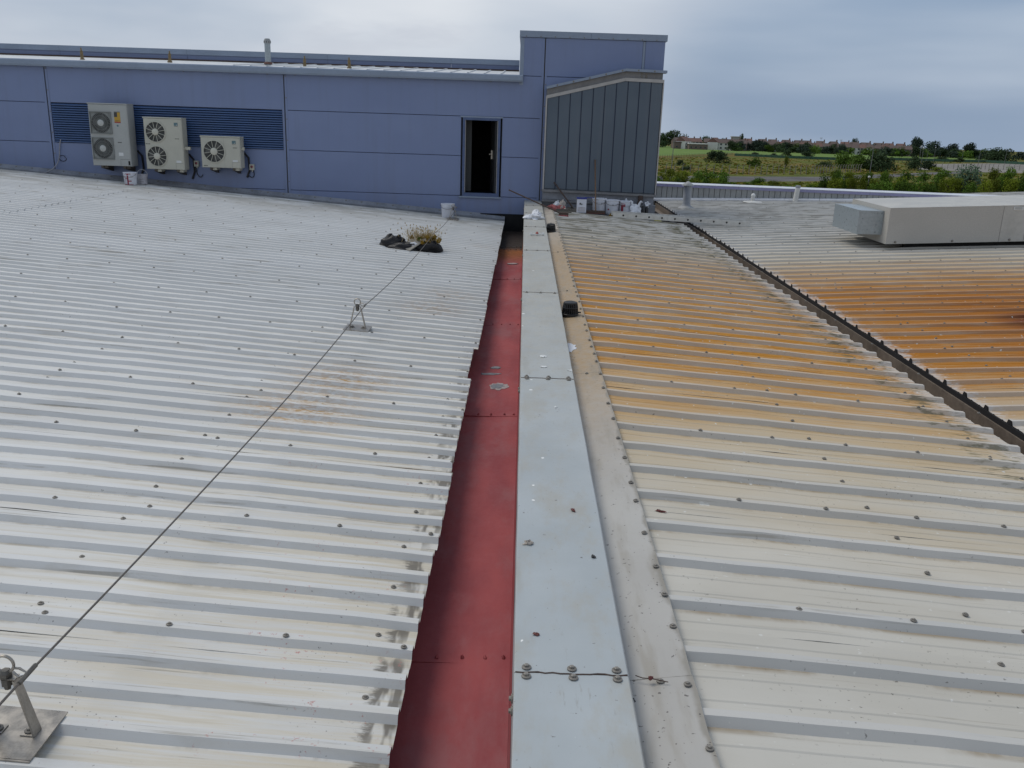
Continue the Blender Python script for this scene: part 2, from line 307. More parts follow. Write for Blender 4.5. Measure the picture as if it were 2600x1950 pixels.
    m = M('tarmac'); P = m.P; n1 = m.noise(P, .08, 5); c = m.mix(m.ss(n1, .35, .65), (.085, .08, .082), (.125, .12, .115)); m.fin(c, .9, 0, .2)
    m = M('yard'); P = m.P; n1 = m.noise(P, .07, 6, .65); c = m.mix(m.ss(n1, .35, .65), (.15, .14, .125), (.24, .225, .20)); m.fin(c, .9, 0, .2)
    simple('masonry', (.25, .24, .23), .9, 0, .2, .5)
paint_mats()
# ------------------------------------------------------------------ mesh builder
class MB:
    def __init__(s): s.v = []; s.f = []; s.mi = []
    def add(s, vs, fs, mi=0):
        o = len(s.v); s.v += [tuple(map(float, p)) for p in vs]; s.f += [tuple(i+o for i in f) for f in fs]; s.mi += [mi]*len(fs); return s
    def box(s, a, b, mi=0):
        x0, y0, z0 = (min(a[i], b[i]) for i in range(3)); x1, y1, z1 = (max(a[i], b[i]) for i in range(3))
        return s.add([(x0, y0, z0), (x1, y0, z0), (x1, y1, z0), (x0, y1, z0), (x0, y0, z1), (x1, y0, z1), (x1, y1, z1), (x0, y1, z1)],
                     [(0, 3, 2, 1), (4, 5, 6, 7), (0, 1, 5, 4), (1, 2, 6, 5), (2, 3, 7, 6), (3, 0, 4, 7)], mi)
    def hexa(s, bot, top, mi=0):                              # 4 bottom + 4 top points, same order (counter-clockwise from above)
        return s.add(list(bot)+list(top), [(0, 3, 2, 1), (4, 5, 6, 7), (0, 1, 5, 4), (1, 2, 6, 5), (2, 3, 7, 6), (3, 0, 4, 7)], mi)
    def prism(s, poly, off, mi=0):                            # planar polygon (3D points) pushed along off
        n = len(poly); off = np.array(off, float)
        return s.add([tuple(p) for p in poly]+[tuple(np.array(p, float)+off) for p in poly],
                     [tuple(range(n))[::-1], tuple(range(n, 2*n))]+[(i, (i+1) % n, n+(i+1) % n, n+i) for i in range(n)], mi)
    def tube(s, pts, r, n=8, mi=0, caps=True):
        pts = [np.array(p, float) for p in pts]; rs = r if isinstance(r, (list, tuple)) else [r]*len(pts); vs = []; fs = []; pu = None
        for i, p in enumerate(pts):
            t = pts[min(i+1, len(pts)-1)]-pts[max(i-1, 0)]; t = t/(np.linalg.norm(t)+1e-12)
            u = pu if pu is not None else np.array([0, 0, 1.]) if abs(t[2]) < .9 else np.array([1., 0, 0])
            u = u-t*(u@t); u = u/(np.linalg.norm(u)+1e-12); pu = u; w = np.cross(t, u)
            for k in range(n):
                a = 2*math.pi*k/n; vs.append(p+rs[i]*(u*math.cos(a)+w*math.sin(a)))
        for i in range(len(pts)-1):
            for k in range(n): fs.append((i*n+k, i*n+(k+1) % n, (i+1)*n+(k+1) % n, (i+1)*n+k))
        if caps: fs += [tuple(range(n))[::-1], tuple((len(pts)-1)*n+k for k in range(n))]
        return s.add(vs, fs, mi)
    def lathe(s, prof, c=(0, 0, 0), n=20, axis='z', mi=0, caps=True):
        vs = []; fs = []
        for r, h in prof:
            for k in range(n):
                a = 2*math.pi*k/n; x, y = r*math.cos(a), r*math.sin(a)
                p = (x, y, h) if axis == 'z' else (x, -h, y)
                vs.append((c[0]+p[0], c[1]+p[1], c[2]+p[2]))
        for i in range(len(prof)-1):
            for k in range(n): fs.append((i*n+k, i*n+(k+1) % n, (i+1)*n+(k+1) % n, (i+1)*n+k))
        if caps: fs += [tuple(range(n))[::-1], tuple((len(prof)-1)*n+k for k in range(n))]
        return s.add(vs, fs, mi)
    def blob(s, c, r, seed=0, amp=.25, n=14, m=9, mi=0, flat=None):
        rs = np.random.default_rng(seed); ph = rs.uniform(0, 6.28, (6, 2)); fr = rs.integers(1, 5, (6, 2)); vs = []; fs = []
        for i in range(m+1):
            t = math.pi*i/m
            for k in range(n):
                a = 2*math.pi*k/n
                d = 1+amp*sum(math.sin(fr[q][0]*a+ph[q][0])*math.sin(fr[q][1]*t+ph[q][1]) for q in range(6))/2.2
                z = c[2]+r[2]*d*math.cos(t)
                if flat is not None: z = max(flat, z)
                vs.append((c[0]+r[0]*d*math.sin(t)*math.cos(a), c[1]+r[1]*d*math.sin(t)*math.sin(a), z))
        for i in range(m):
            for k in range(n): fs.append((i*n+k, (i+1)*n+k, (i+1)*n+(k+1) % n, i*n+(k+1) % n))
        return s.add(vs, fs, mi)
    def mesh(s, name, mats, smooth=False, off=(0, 0, 0)):
        me = bpy.data.meshes.new(name); v = np.array(s.v)-np.array(off)
        me.from_pydata([tuple(p) for p in v], [], s.f)
        for mm in (mats if isinstance(mats, (list, tuple)) else [mats]): me.materials.append(MATS[mm])
        me.polygons.foreach_set('material_index', s.mi)
        if smooth: me.polygons.foreach_set('use_smooth', [True]*len(s.f))
        me.validate(); me.update()
        if smooth:
            try: me.set_sharp_from_angle(angle=math.radians(40))
            except Exception: pass
        return me
    def build(s, name, mats, parent=None, smooth=False):
        off = BASE.get(parent.name, (0, 0, 0)) if parent else (0, 0, 0)
        o = bpy.data.objects.new(name, s.mesh(name, mats, smooth, off)); COL.objects.link(o)
        if parent: o.parent = parent; BASE[o.name] = off
        return o
BASE = {}
def props(o, label=None, cat=None, group=None, kind=None):
    for k, v in (('label', label), ('category', cat), ('group', group), ('kind', kind)):
        if v: o[k] = v
    return o
def thing(name, loc, label, cat, group=None):
    o = bpy.data.objects.new(name, None); COL.objects.link(o); o.location = tuple(map(float, loc)); o.empty_display_size = .2
    BASE[o.name] = tuple(map(float, loc)); return props(o, label, cat, group)
def place(mesh, name, parent, loc, rot=(0, 0, 0), scale=(1, 1, 1)):
    o = bpy.data.objects.new(name, mesh); COL.objects.link(o)
    if parent: o.parent = parent; loc = np.array(loc)-np.array(BASE[parent.name])
    o.location = tuple(map(float, loc)); o.rotation_euler = rot; o.scale = scale
    if parent: BASE[o.name] = BASE[parent.name]
    return o
def copy_tree(o, parent=None):
    c = o.copy(); COL.objects.link(c); c.parent = parent
    for ch in list(o.children): copy_tree(ch, c)
    return c
def bezier(p0, p1, p2, p3, n=14):
    p0, p1, p2, p3 = (np.array(p, float) for p in (p0, p1, p2, p3)); out = []
    for i in range(n+1):
        t = i/n; out.append((1-t)**3*p0+3*(1-t)**2*t*p1+3*(1-t)*t*t*p2+t**3*p3)
    return out
# shared fixings
screw = MB().lathe([(.0125, 0), (.0125, .003), (.0085, .0045)], n=12, mi=1).lathe([(.0062, .0045), (.0062, .0085), (.0048, .0095)], n=6, mi=0).mesh('screw', ['screw_metal', 'washer'])
bolt = MB().lathe([(.015, 0), (.015, .004), (.011, .006)], n=12, mi=1).lathe([(.0082, .006), (.0082, .011), (.006, .0125)], n=6, mi=0).mesh('bolt', ['screw_metal', 'washer'])
def put_screws(parent, spots, name='screw', mesh=screw, tilt=0, limit=300):
    """spots: list of (x, y, z). nearest 300 become parts, the rest one joined part"""
    spots = sorted(spots, key=lambda p: (p[0]**2+p[1]**2))
    for p in spots[:limit]: place(mesh, name, parent, p, (0, tilt, random.uniform(0, 1)))
    rest = spots[limit:]
    if rest:
        mb = MB()
        for p in rest: mb.lathe([(.013, 0), (.012, .005), (.005, .011)], c=p, n=6)
        o = mb.build('far_screws', ['screw_metal'], parent); o['kind'] = 'stuff'
# ------------------------------------------------------------------ ribbed roofs
def profile(n, pitch, top, side, h, stiff):
    """section across n ribs starting half a pan before the first rib: list of (dy, dz, face) , dz below the crown"""
    pts = []
    for k in range(n):
        c = k*pitch; pan0 = c-pitch/2
        pts.append((pan0, -h))
        if stiff:
            a = c-top/2-side
            pts += [(pan0+.050, -h), (pan0+.056, -h+.0035), (pan0+.068, -h+.0035), (pan0+.074, -h)]
        pts += [(c-top/2-side, -h), (c-top/2, 0), (c+top/2, 0), (c+top/2+side, -h)]
        if stiff: pts += [(c+pitch/2-.074, -h), (c+pitch/2-.068, -h+.0035), (c+pitch/2-.056, -h+.0035), (c+pitch/2-.050, -h)]
    pts.append(((n-.5)*pitch, -h))
    return pts
def sheet(y0, x0, x1, zf, prof, h, nseg, lift=0., seed=0):
    mb = MB(); T = .0022; rs = np.random.default_rng(seed); xs = np.linspace(x0, x1, nseg+1)
    ph = rs.uniform(0, 6.28, 3)
    rows = []
    n = len(prof)
    for x in xs:
        w = .0016*(math.sin(2.1*x+ph[0])+math.sin(5.3*x+ph[1])+.7*math.sin(13*x+ph[2]))
        for dy, dz in prof: rows.append((x, y0+dy+.0022*math.sin(3.1*x+ph[2]+2*dy), zf(x)+dz+w+lift+.0012*math.sin(7*x+9*dy+ph[1])))
    top = len(rows); rows += [(x, y, z-T) for x, y, z in rows]
    fs = []; mi = []
    for i in range(nseg):
        for j in range(n-1):
            a, b, c, d = i*n+j, (i+1)*n+j, (i+1)*n+j+1, i*n+j+1
            m = 0 if prof[j][1] < -h*.8 and prof[j+1][1] < -h*.8 else 1
            fs.append((a, b, c, d)); mi.append(m); fs.append((top+a, top+d, top+c, top+b)); mi.append(1)
    for j in range(n-1):
        fs.append((j, j+1, top+j+1, top+j)); mi.append(1)
        e = nseg*n; fs.append((e+j+1, e+j, top+e+j, top+e+j+1)); mi.append(1)
    for i in range(nseg):
        fs.append(((i+1)*n, i*n, top+i*n, top+(i+1)*n)); mi.append(1)
        a = i*n+n-1; b = (i+1)*n+n-1; fs.append((a, b, top+b, top+a)); mi.append(1)
    mb.v = rows; mb.f = fs; mb.mi = mi
    if x1 < x0: mb.f = [f[::-1] for f in mb.f]
    return mb
# left roof: ribs at LY0 + k*LP, a lap screwed rib every five
LP = .2028; LY0 = 3.125; LH = .030
roofl = thing('metal_roof', (-4, 8, -.8), 'pale blue-grey ribbed metal roof left of the red gutter', 'roof')
lprof = profile(5, LP, .040, .018, LH, False); lsp = []
for s in range(-5, 16):
    k0 = 5*s; y0 = LY0+(k0)*LP
    if y0 > YF-.25: break
    nr = min(5, int((YF-.06-y0)/LP+.5)); pr = profile(nr, LP, .040, .018, LH, False) if nr < 5 else lprof
    if nr < 1: break
    e = random.uniform(-.006, .006)
    if s in (4,): e = -.035                                     # the stepped sheet end half way along
    sheet(y0, -7.62, -.378+e, zl, pr, LH, 28, 0., s+50).build('roof_sheet', ['roof_l_pan', 'roof_l_rib'], roofl)
    sheet(y0, -17., -7.78, zl, pr, LH, 8, .004, s+90).build('roof_sheet', ['roof_l_pan', 'roof_l_rib'], roofl)
    # joint piece: the upper sheet laps over the lower one
    sheet(y0, -7.80, -7.60, zl, pr, LH, 1, .0075, s+120).build('lap_strip', ['roof_l_pan', 'roof_l_rib'], roofl)
    for i in range(24):
        x = -.40-.485*i+random.uniform(-.02, .02); lsp.append((x, y0+random.uniform(-.006, .006), zl(x)+.002+(.004 if x < -7.7 else 0)))
    for q in range(5):
        for x in (-.532, -1.945, -3.35, -4.75, -6.15):
            if (q+s) % 2 == 0: 
                yy = y0+(q+.5)*LP
                if yy < YF-.1: lsp.append((x+random.uniform(-.015, .015), yy+random.uniform(-.01, .01), zl(x)-LH+.002))
put_screws(roofl, [p for p in lsp if p[1] > 1.6], tilt=math.atan(-LS))
# roof right of the capping and roof beyond the valley
AP = .338; AH = .030
aprof = profile(3, AP, .034, .016, AH, True)
roofa = thing('metal_roof', (2, 8, -.6), 'ribbed grey metal roof with orange stained pans beside the capping', 'roof'); asp = []
roofb = thing('metal_roof', (6, 10, -.8), 'ribbed metal roof with deep rust stain beyond the dark valley gutter', 'roof'); bsp = []
for s in range(-4, 21):
    y0 = 3.005+3*s*AP
    if y0+2.5*AP < YF-.2 and y0 > -1.5:
        e = random.uniform(-.02, .02)
        sheet(y0, .565, 3.20+e, za, aprof, AH, 14, 0, s+10).build('roof_sheet', ['roof_a_pan', 'roof_a_rib'], roofa)
        for i in range(6):
            x = 1.10+.437*i; asp.append((x+random.uniform(-.01, .01), y0, za(x)+.002))
        for q in range(3):
            for x in (1.79, 2.95):
                asp.append((x+random.uniform(-.02, .02), y0+(q+.5)*AP-.03, za(x)-AH+.002))
    yb = 2.977+3*s*AP
    if -1 < yb < 25.0:
        sheet(yb, 3.505+random.uniform(-.008, .008), 15.0, zb, aprof, AH, 24, 0, s+30).build('roof_sheet', ['roof_b_pan', 'roof_b_rib'], roofb)
        for i in range(22):
            x = 3.95+.437*i; bsp.append((x+random.uniform(-.01, .01), yb, zb(x)+.002))
        for q in range(3):
            for x in (4.1, 5.6, 7.1):
                bsp.append((x+random.uniform(-.02, .02), yb+(q+.5)*AP, zb(x)-AH+.002))
put_screws(roofa, [p for p in asp if p[1] > 1.5], tilt=math.atan(-AS)); put_screws(roofb, [p for p in bsp if p[1] > 4], tilt=math.atan(-BS))
# rubber closures in the open rib ends above the valley
clo = MB().prism([(0, -.034, -.036), (0, -.016, .001), (0, .016, .001), (0, .034, -.036)], (-.003, 0, 0)).mesh('rib_closure', ['closure_black'])
for s in range(-2, 66):
    y = 2.977+s*AP
    if 3 < y < 24.6: place(clo, 'rib_closure', roofb, (3.50, y, BZ0+.002), (0, 0, 0), (1, random.uniform(.85, 1.1), random.uniform(.9, 1.15)))
# ------------------------------------------------------------------ building body under the roofs
bod = MB(); bod.box((-17, -4, GZ0-1), (15, 24.2, -.95)).build('warehouse_base', ['masonry'])['kind'] = 'structure'
# ------------------------------------------------------------------ red lined gutter
gut = thing('roof_gutter', (-.2, 9, -.8), 'red painted box gutter running between left roof and grey capping', 'gutter')
gsec = [(-.72, -.52), (-.66, -.66), (-.50, -.67), (-.22, -.665), (-.10, -.66), (.012, -.655), (.021, -.45)]
ycuts = [-1.5, .9]+[float(on_z(u, v, -.662)[1]) for u, v in ((1170, 1683), (1250, 1057), (1280, 827), (1290, 710), (1310, 636))]+[16.6, YF-.02]
for i in range(len(ycuts)-1):
    y0, y1 = ycuts[i], ycuts[i+1]+.03; mb = MB(); n = len(gsec); ns = 6; vs = []
    for q in range(ns+1):
        y = y0+(y1-y0)*q/ns
        for j, (x, z) in enumerate(gsec): vs.append((x, y, z+.003*(i % 2)+.002*math.sin(3*y+j)))
    top = len(vs); vs += [(x, y, z-.004) for x, y, z in vs]; fs = []
    for q in range(ns):
        for j in range(n-1):
            a, b, c, d = q*n+j, q*n+j+1, (q+1)*n+j+1, (q+1)*n+j; fs += [(a, b, c, d), (top+a, top+d, top+c, top+b)]
    for j in range(n-1): fs += [(j, top+j, top+j+1, j+1), (ns*n+j, ns*n+j+1, top+ns*n+j+1, top+ns*n+j)]
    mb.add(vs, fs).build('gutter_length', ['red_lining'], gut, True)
    if 1 < i < 8:
        for x, z in ((-.42, -.669), (-.31, -.667), (-.20, -.664), (-.10, -.66), (-.012, -.656)):
            b = MB().blob((x+random.uniform(-.008, .008), y0+.035, z+.004), (.009, .013, .012), random.randint(0, 999), .35, 8, 5)
            b.build('painted_bolt', ['red_lining'], gut, True)
        MB().box((-.45, y0-.004, -.674), (-.005, y0+.003, -.6605)).build('joint_bead', ['red_lining'], gut)
# flaked paint showing grey, and the blister beside it
def patch(parent, name, c, rx, ry, mat, seed, zf, h=.004, lip=None):
    rs = np.random.default_rng(seed); n = 22; ring = []
    for k in range(n):
        a = 2*math.pi*k/n; r = 1+rs.uniform(-.22, .22); ring.append((c[0]+rx*r*math.cos(a), c[1]+ry*r*math.sin(a)))
    MB().add([(x, y, zf(x)+h) for x, y in ring]+[(x, y, zf(x)-.004) for x, y in ring], [tuple(range(n))]+[(i, n+i, n+(i+1) % n, (i+1) % n) for i in range(n)]).build(name, [mat], parent)
gutz = lambda x: float(np.interp(x, [p[0] for p in gsec], [p[1] for p in gsec]))+.006
p = on_z(1263, 983, -.665); patch(gut, 'flaked_patch', p, .060, .075, 'patch_grey', 3, gutz, .003); patch(gut, 'flaked_rim', p+np.array([.012, 0, 0]), .078, .10, 'pale_seal', 4, gutz, .0015)
p = on_z(1247, 942, -.665); patch(gut, 'flaked_rim', (p[0], p[1]-.12), .09, .035, 'patch_grey', 5, gutz, .002); patch(gut, 'flaked_rim', (p[0]+.04, p[1]+.1), .05, .04, 'patch_grey', 6, gutz, .002)
p = on_z(1300, 672, -.665); patch(gut, 'debris_scrap', p, .09, .05, 'pale_seal', 8, gutz, .012)
# up-stand closing the far end, coloured black for the shadow there
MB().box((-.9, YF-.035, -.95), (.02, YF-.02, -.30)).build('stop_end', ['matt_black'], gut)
# ------------------------------------------------------------------ grey capping and apron
CX0, CX1 = .022, .377
cap = thing('wall_capping', (.2, 9, -.4), 'long grey metal capping running from the foreground to the blue building', 'capping')
cy = [-1.6, .45]+[float(on_z(u, v, 0)[1]) for u, v in ((1450, 1711), (1390, 961), (1373, 743), (1362, 636), (1357, 576), (1353, 541), (1350, 522))]+[YF-.01]
for i in range(len(cy)-1):
    y0, y1 = cy[i]+.002, cy[i+1]-.002; mb = MB(); ns = 8; vs = []; fs = []
    for q in range(ns+1):
        y = y0+(y1-y0)*q/ns; sag = -.0022*math.sin(math.pi*q/ns)*random.uniform(.4, 1.4)
        w = .0012*math.sin(9*y)
        for x, z in ((CX0+w, -.80), (CX0+w, -.004), (CX0+.004+w, 0), (.20, sag), (CX1-.004+w, 0), (CX1+w, -.004), (CX1+w, -.17)): vs.append((x, y, z))
    for q in range(ns):
        for j in range(6): fs.append((q*7+j, (q+1)*7+j, (q+1)*7+j+1, q*7+j+1))
    fs += [tuple(range(7)), tuple(ns*7+j for j in range(7))[::-1]]
    mb.add(vs, fs).build('capping_length', ['capping'], cap)
    if i:
        MB().box((CX0+.003, cy[i]-.035, -.012), (CX1-.003, cy[i]+.035, -.0035)).build('butt_strap', ['capping'], cap)
        # cracked sealant in the joint
        pts = [(CX0+.004+(CX1-CX0-.008)*t, cy[i]+random.uniform(-.004, .004), .0005) for t in np.linspace(0, 1, 16)]
        MB().tube(pts, .0032, 5).build('sealant', ['wood_dark'], cap)
        for x in (CX0+.04, .205, CX1-.035):
            for dy in (-.023, .023) if i < 4 else (-.02,): place(bolt, 'bolt', cap, (x+random.uniform(-.004, .004), cy[i]+dy, .001))
        for dy in (-.05, -.11) : place(bolt, 'bolt', cap, (CX0-.001, cy[i]+dy, -.06), (0, -math.pi/2, 0))
apr = thing('apron_flashing', (.5, 9, -.3), 'stained brown-grey apron flashing along right side of the capping', 'flashing')
ay = [-1.6, .5]+[float(on_z(u, v, -.075)[1]) for u, v in ((1680, 1722), (1490, 947), (1440, 738), (1420, 640))]+[15.6, YF-.05]
for i in range(len(ay)-1):
    ns = 22; vs = []; fs = []; sec = (.3785, .40, .47, .54, .598, .603)
    for q in range(ns+1):
        y = ay[i]+.001+(ay[i+1]-ay[i]-.002)*q/ns; w = .0022*math.sin(18.6*y+i)
        for j, x in enumerate(sec):
            z = -.088+.026*min(1, max(0, (x-.40)/.19))+(.0035*math.sin(18.6*y)*(j/5)**2)
            if j == 0: z = -.05
            if j == 5: z -= .016
            vs.append((x+(w if j > 3 else 0), y, z))
    for q in range(ns):
        for j in range(5): fs.append((q*6+j, q*6+j+1, (q+1)*6+j+1, (q+1)*6+j))
    MB().add(vs, fs).build('flashing_length', ['apron'], apr, True)
    if i: MB().hexa([(.41, ay[i]-.0015, -.094), (.596, ay[i]-.0015, -.07), (.596, ay[i]+.0015, -.07), (.41, ay[i]+.0015, -.094)], [(.41, ay[i]-.0015, -.0855), (.596, ay[i]-.0015, -.061), (.596, ay[i]+.0015, -.061), (.41, ay[i]+.0015, -.0855)]).build('lap_joint', ['screw_metal'], apr)
fsp = []
y = 1.2
while y < YF-.3:
    fsp.append((.578+random.uniform(-.006, .006), y, -.0595)); y += random.choice((.338, .338, .30, .22))
for yy in ay[1:-1]: fsp.append((.492, yy-.02, -.073))
put_screws(apr, fsp, name='bolt')
p = on_a(1452, 875); patch(apr, 'sealant_smear', (p[0]-.02, p[1]), .05, .14, 'coping_white', 12, lambda x: -.088+.026*min(1, max(0, (x-.40)/.19)), .004)
# ------------------------------------------------------------------ valley gutter
val = thing('valley_gutter', (3.35, 12, -.6), 'dark valley gutter running diagonally between the two right hand roofs', 'gutter')
vc = [1.0, 4.0, 7.0, 10.2, 13.4, 16.6, 19.8, 24.4]
for i in range(len(vc)-1):
    mb = MB(); sec = [(3.10, -.33), (3.12, -.46), (3.20, -.49), (3.50, -.49), (3.515, -.36), (3.62, -.355)]
    vs = [(x, y, z+.003*(i % 2)) for y in (vc[i], vc[i+1]+.02) for x, z in sec]; fs = [(j, j+1, 7+j, 6+j) for j in range(5)]
    mb.add(vs, fs).build('gutter_length', ['gutter_brown'], val)
MB().box((3.478, 1, -.487), (3.50, 24.4, -.371)).build('gutter_side', ['gutter_brown'], val)
MB().box((3.492, 1, -.370), (3.50, 24.4, -.3295)).build('closure_strip', ['closure_black'], val)
# ------------------------------------------------------------------ blue building
bl = thing('blue_building', (-5, 20, -.9), 'blue-purple metal clad building with tower block at its right end', 'building')
ZJ = [-.95, .047, .865, 1.656, 2.477]; XJ = [-16., -9.876, -4.972, .336]
TX0, TX1 = -.163, 2.745
doorL, doorR, doorB, doorT = -1.30, -.522, .045, 1.632
louv = (-9.80, -5.03, .872, 1.650)
def panel(x0, x1, z0, z1, y=YF, mat='blue_cladding', name='cladding_panel', parent=bl, g=.006, t=.05):
    b = .004
    x0 += g; x1 -= g; z0 += g*.8; z1 -= g*.8
    MB().add([(x0, y+t, z0), (x1, y+t, z0), (x1, y+t, z1), (x0, y+t, z1), (x0, y+b, z0), (x1, y+b, z0), (x1, y+b, z1), (x0, y+b, z1),
              (x0+b, y, z0+b), (x1-b, y, z0+b), (x1-b, y, z1-b), (x0+b, y, z1-b)],
             [(0, 1, 2, 3), (8, 11, 10, 9), (0, 4, 5, 1), (1, 5, 6, 2), (2, 6, 7, 3), (3, 7, 4, 0), (4, 8, 9, 5), (5, 9, 10, 6), (6, 10, 11, 7), (7, 11, 8, 4)]).build(name, [mat], parent)
for bi in range(3):
    x0, x1 = XJ[bi]+.045, XJ[bi+1]-.045
    for zi in range(4):
        z0, z1 = ZJ[zi], ZJ[zi+1]
        if bi == 1 and zi == 2: continue                         # louvre bay
        if bi == 2 and zi in (1, 2):
            panel(x0, doorL-.03, z0, z1); panel(doorR+.03, x1, z0, z1); continue
        panel(x0, x1, z0, z1)
    panel(x0, x1 if bi < 2 else TX0-.006, ZJ[4]-.12, 2.40)
# joint cover strips with their fixings
for x in XJ[1:]:
    for dx in (-.034, .034): MB().box((x+dx-.022, YF-.006, -.95), (x+dx+.022, YF+.03, 2.345 if x < 0 else 3.2)).build('cover_strip', ['blue_cladding'], bl)
    MB().box((x-.013, YF+.012, -.95), (x+.013, YF+.04, 2.345 if x < 0 else 3.2)).build('joint_gasket', ['print_dark'], bl)
    put_screws(bl, []) 
    for z in np.arange(-.2, 2.4, .42): place(screw, 'screw', bl, (x+.034, YF-.006, z), (math.pi/2, 0, 0))
MB().box((-16, YF+.045, -.95), (doorL-.02, YF+.07, 2.38)).build('backing', ['print_dark'], bl)
MB().box((-.15, YF+.045, 2.381), (2.72, YF+.07, 3.2)).build('backing', ['print_dark'], bl)
MB().box((doorR+.02, YF+.045, -.95), (2.72, YF+.07, 2.38)).build('backing', ['print_dark'], bl)
MB().box((doorL-.02, YF+.045, doorT+.02), (doorR+.02, YF+.07, 2.38)).build('backing', ['print_dark'], bl)
MB().box((doorL-.02, YF+.045, -.95), (doorR+.02, YF+.07, doorB-.01)).build('backing', ['print_dark'], bl)
# tower above and to the right
TX0, TX1 = -.163, 2.745
panel(TX0, .336-.045, 2.477, 3.215); 
panel(.336+.045, 2.30, 2.477, 3.215); panel(2.345, TX1, 2.477, 3.215); panel(.336+.045, TX1, 1.656, 2.477); panel(.336+.045, TX1, .05, 1.656)
MB().box((2.30, YF+.004, 2.48), (2.345, YF+.02, 3.2)).build('joint_gasket', ['blue_grey_trim'], bl)
MB().box((TX0+.01, YF+.07, 2.3), (TX1-.002, YF+2.6, 3.21)).build('tower_block', ['blue_cladding'], bl)
MB().box((TX0-.004, YF-.006, 2.30), (TX0+.075, YF+.04, 3.20)).build('corner_trim', ['blue_grey_trim'], bl)
MB().box((.35, YF+.075, -.9), (TX1-.004, YF+2.6, 2.3)).build('tower_block', ['blue_cladding'], bl)
for i in range(2):
    xa, xb = (-.185, 1.243) if i == 0 else (1.247, 2.775)
    MB().hexa([(xa, YF-.025, 3.215), (xb, YF-.025, 3.215), (xb, YF+2.65, 3.215), (xa, YF+2.65, 3.215)], [(xa, YF-.025, 3.335), (xb, YF-.025, 3.335), (xb, YF+2.65, 3.35), (xa, YF+2.65, 3.35)]).build('tower_coping', ['blue_grey_trim'], bl)
for x in np.arange(-.05, 2.7, .29): place(screw, 'screw', bl, (x, YF-.025, 3.232), (math.pi/2, 0, 0))
# eaves fascia, roof behind it, upstand with coping
fx = [-16, -12.2, -8.6, -5.7, -2.6, -.098]
for i in range(5):
    a, b = fx[i]+.001, fx[i+1]-.001
    sec = [(YF+.02, 2.35), (YF-.11, 2.355), (YF-.125, 2.39), (YF-.125, 2.465), (YF-.115, 2.485), (YF-.06, 2.492), (YF+.1, 2.493)]
    vs = [(a, y, z) for y, z in sec]+[(b, y, z) for y, z in sec]; n = 7
    MB().add(vs, [(j, j+1, n+j+1, n+j) for j in range(n-1)]+[tuple(range(n))[::-1], tuple(range(n, 2*n))]).build('eaves_fascia', ['blue_grey_trim'], bl)
for x in np.arange(-11, -.2, .57): place(screw, 'screw', bl, (x, YF-.03, 2.349), (math.pi, 0, 0), (1.4, 1.4, 1.4))
MB().hexa([(-16, YF+.02, 2.40), (-.165, YF+.02, 2.40), (-.165, YF+3, 2.60), (-16, YF+3, 2.60)], [(-16, YF+.02, 2.496), (-.165, YF+.02, 2.496), (-.165, YF+3, 2.70), (-16, YF+3, 2.70)]).build('upper_roof', ['white_roof'], bl)
x = -6.
while x < -.3:
    MB().hexa([(x, YF+.0, 2.494), (x+.05, YF+.0, 2.494), (x+.05, YF+2.98, 2.698), (x, YF+2.98, 2.698)], [(x+.01, YF+.0, 2.512), (x+.04, YF+.0, 2.512), (x+.04, YF+2.98, 2.718), (x+.01, YF+2.98, 2.718)]).build('roof_rib', ['white_roof'], bl); x += .34
ux = [-16, -11.0, -8.0, -4.7, -1.8, -.2]
for i in range(5):
    MB().box((ux[i]+.003, YF+3.0, 2.4), (ux[i+1]-.003, YF+3.05, 2.83)).build('upstand_panel', ['blue_cladding'], bl)
    MB().box((ux[i]+.002, YF+2.96, 2.83), (ux[i+1]-.002, YF+3.3, 2.948)).build('upstand_coping', ['blue_grey_trim'], bl)
MB().box((-16, YF+2.92, 2.70), (-.2, YF+3.0, 2.73)).build('upstand_flashing', ['wood_dark'], bl)
# foot flashing following the sloping roof
for i in range(6):
    xa = -16+(15.62)/6*i; xb = -16+(15.62)/6*(i+1)
    MB().hexa([(xa, YF-.10, zl(xa)-.035), (xb, YF-.10, zl(xb)-.035), (xb, YF+.0, zl(xb)-.035), (xa, YF+.0, zl(xa)-.035)],
              [(xa, YF-.10, zl(xa)+.012), (xb, YF-.10, zl(xb)+.012), (xb, YF-.008, zl(xb)+.085), (xa, YF-.008, zl(xa)+.085)]).build('foot_flashing', ['plinth'], bl)
for x in np.arange(-11, -.4, .33): place(screw, 'screw', bl, (x, YF-.045, zl(x)+.056), (.7, 0, 0), (1.3, 1.3, 1.3))
# small access panel over the gutter end
MB().box((-.36, YF-.012, -.41), (.015, YF-.001, -.13)).build('access_panel', ['blue_cladding'], bl)
# louvre
lv = MB().box((louv[0]-.03, YF+.03, louv[2]-.0), (louv[1]+.03, YF+.044, louv[3]+.0)).build('louvre', ['louvre_back'], bl)
nsl = 17; ph = (louv[3]-louv[2])/nsl
for i in range(nsl):
    z = louv[2]+i*ph
    MB().prism([(louv[0], YF-.022, z+.001), (louv[0], YF-.018, z+.023), (louv[0], YF+.028, z+ph*.9), (louv[0], YF+.028, z+ph*.75)], (louv[1]-louv[0], 0, 0)).build('louvre_blade', ['louvre_blue'], lv)
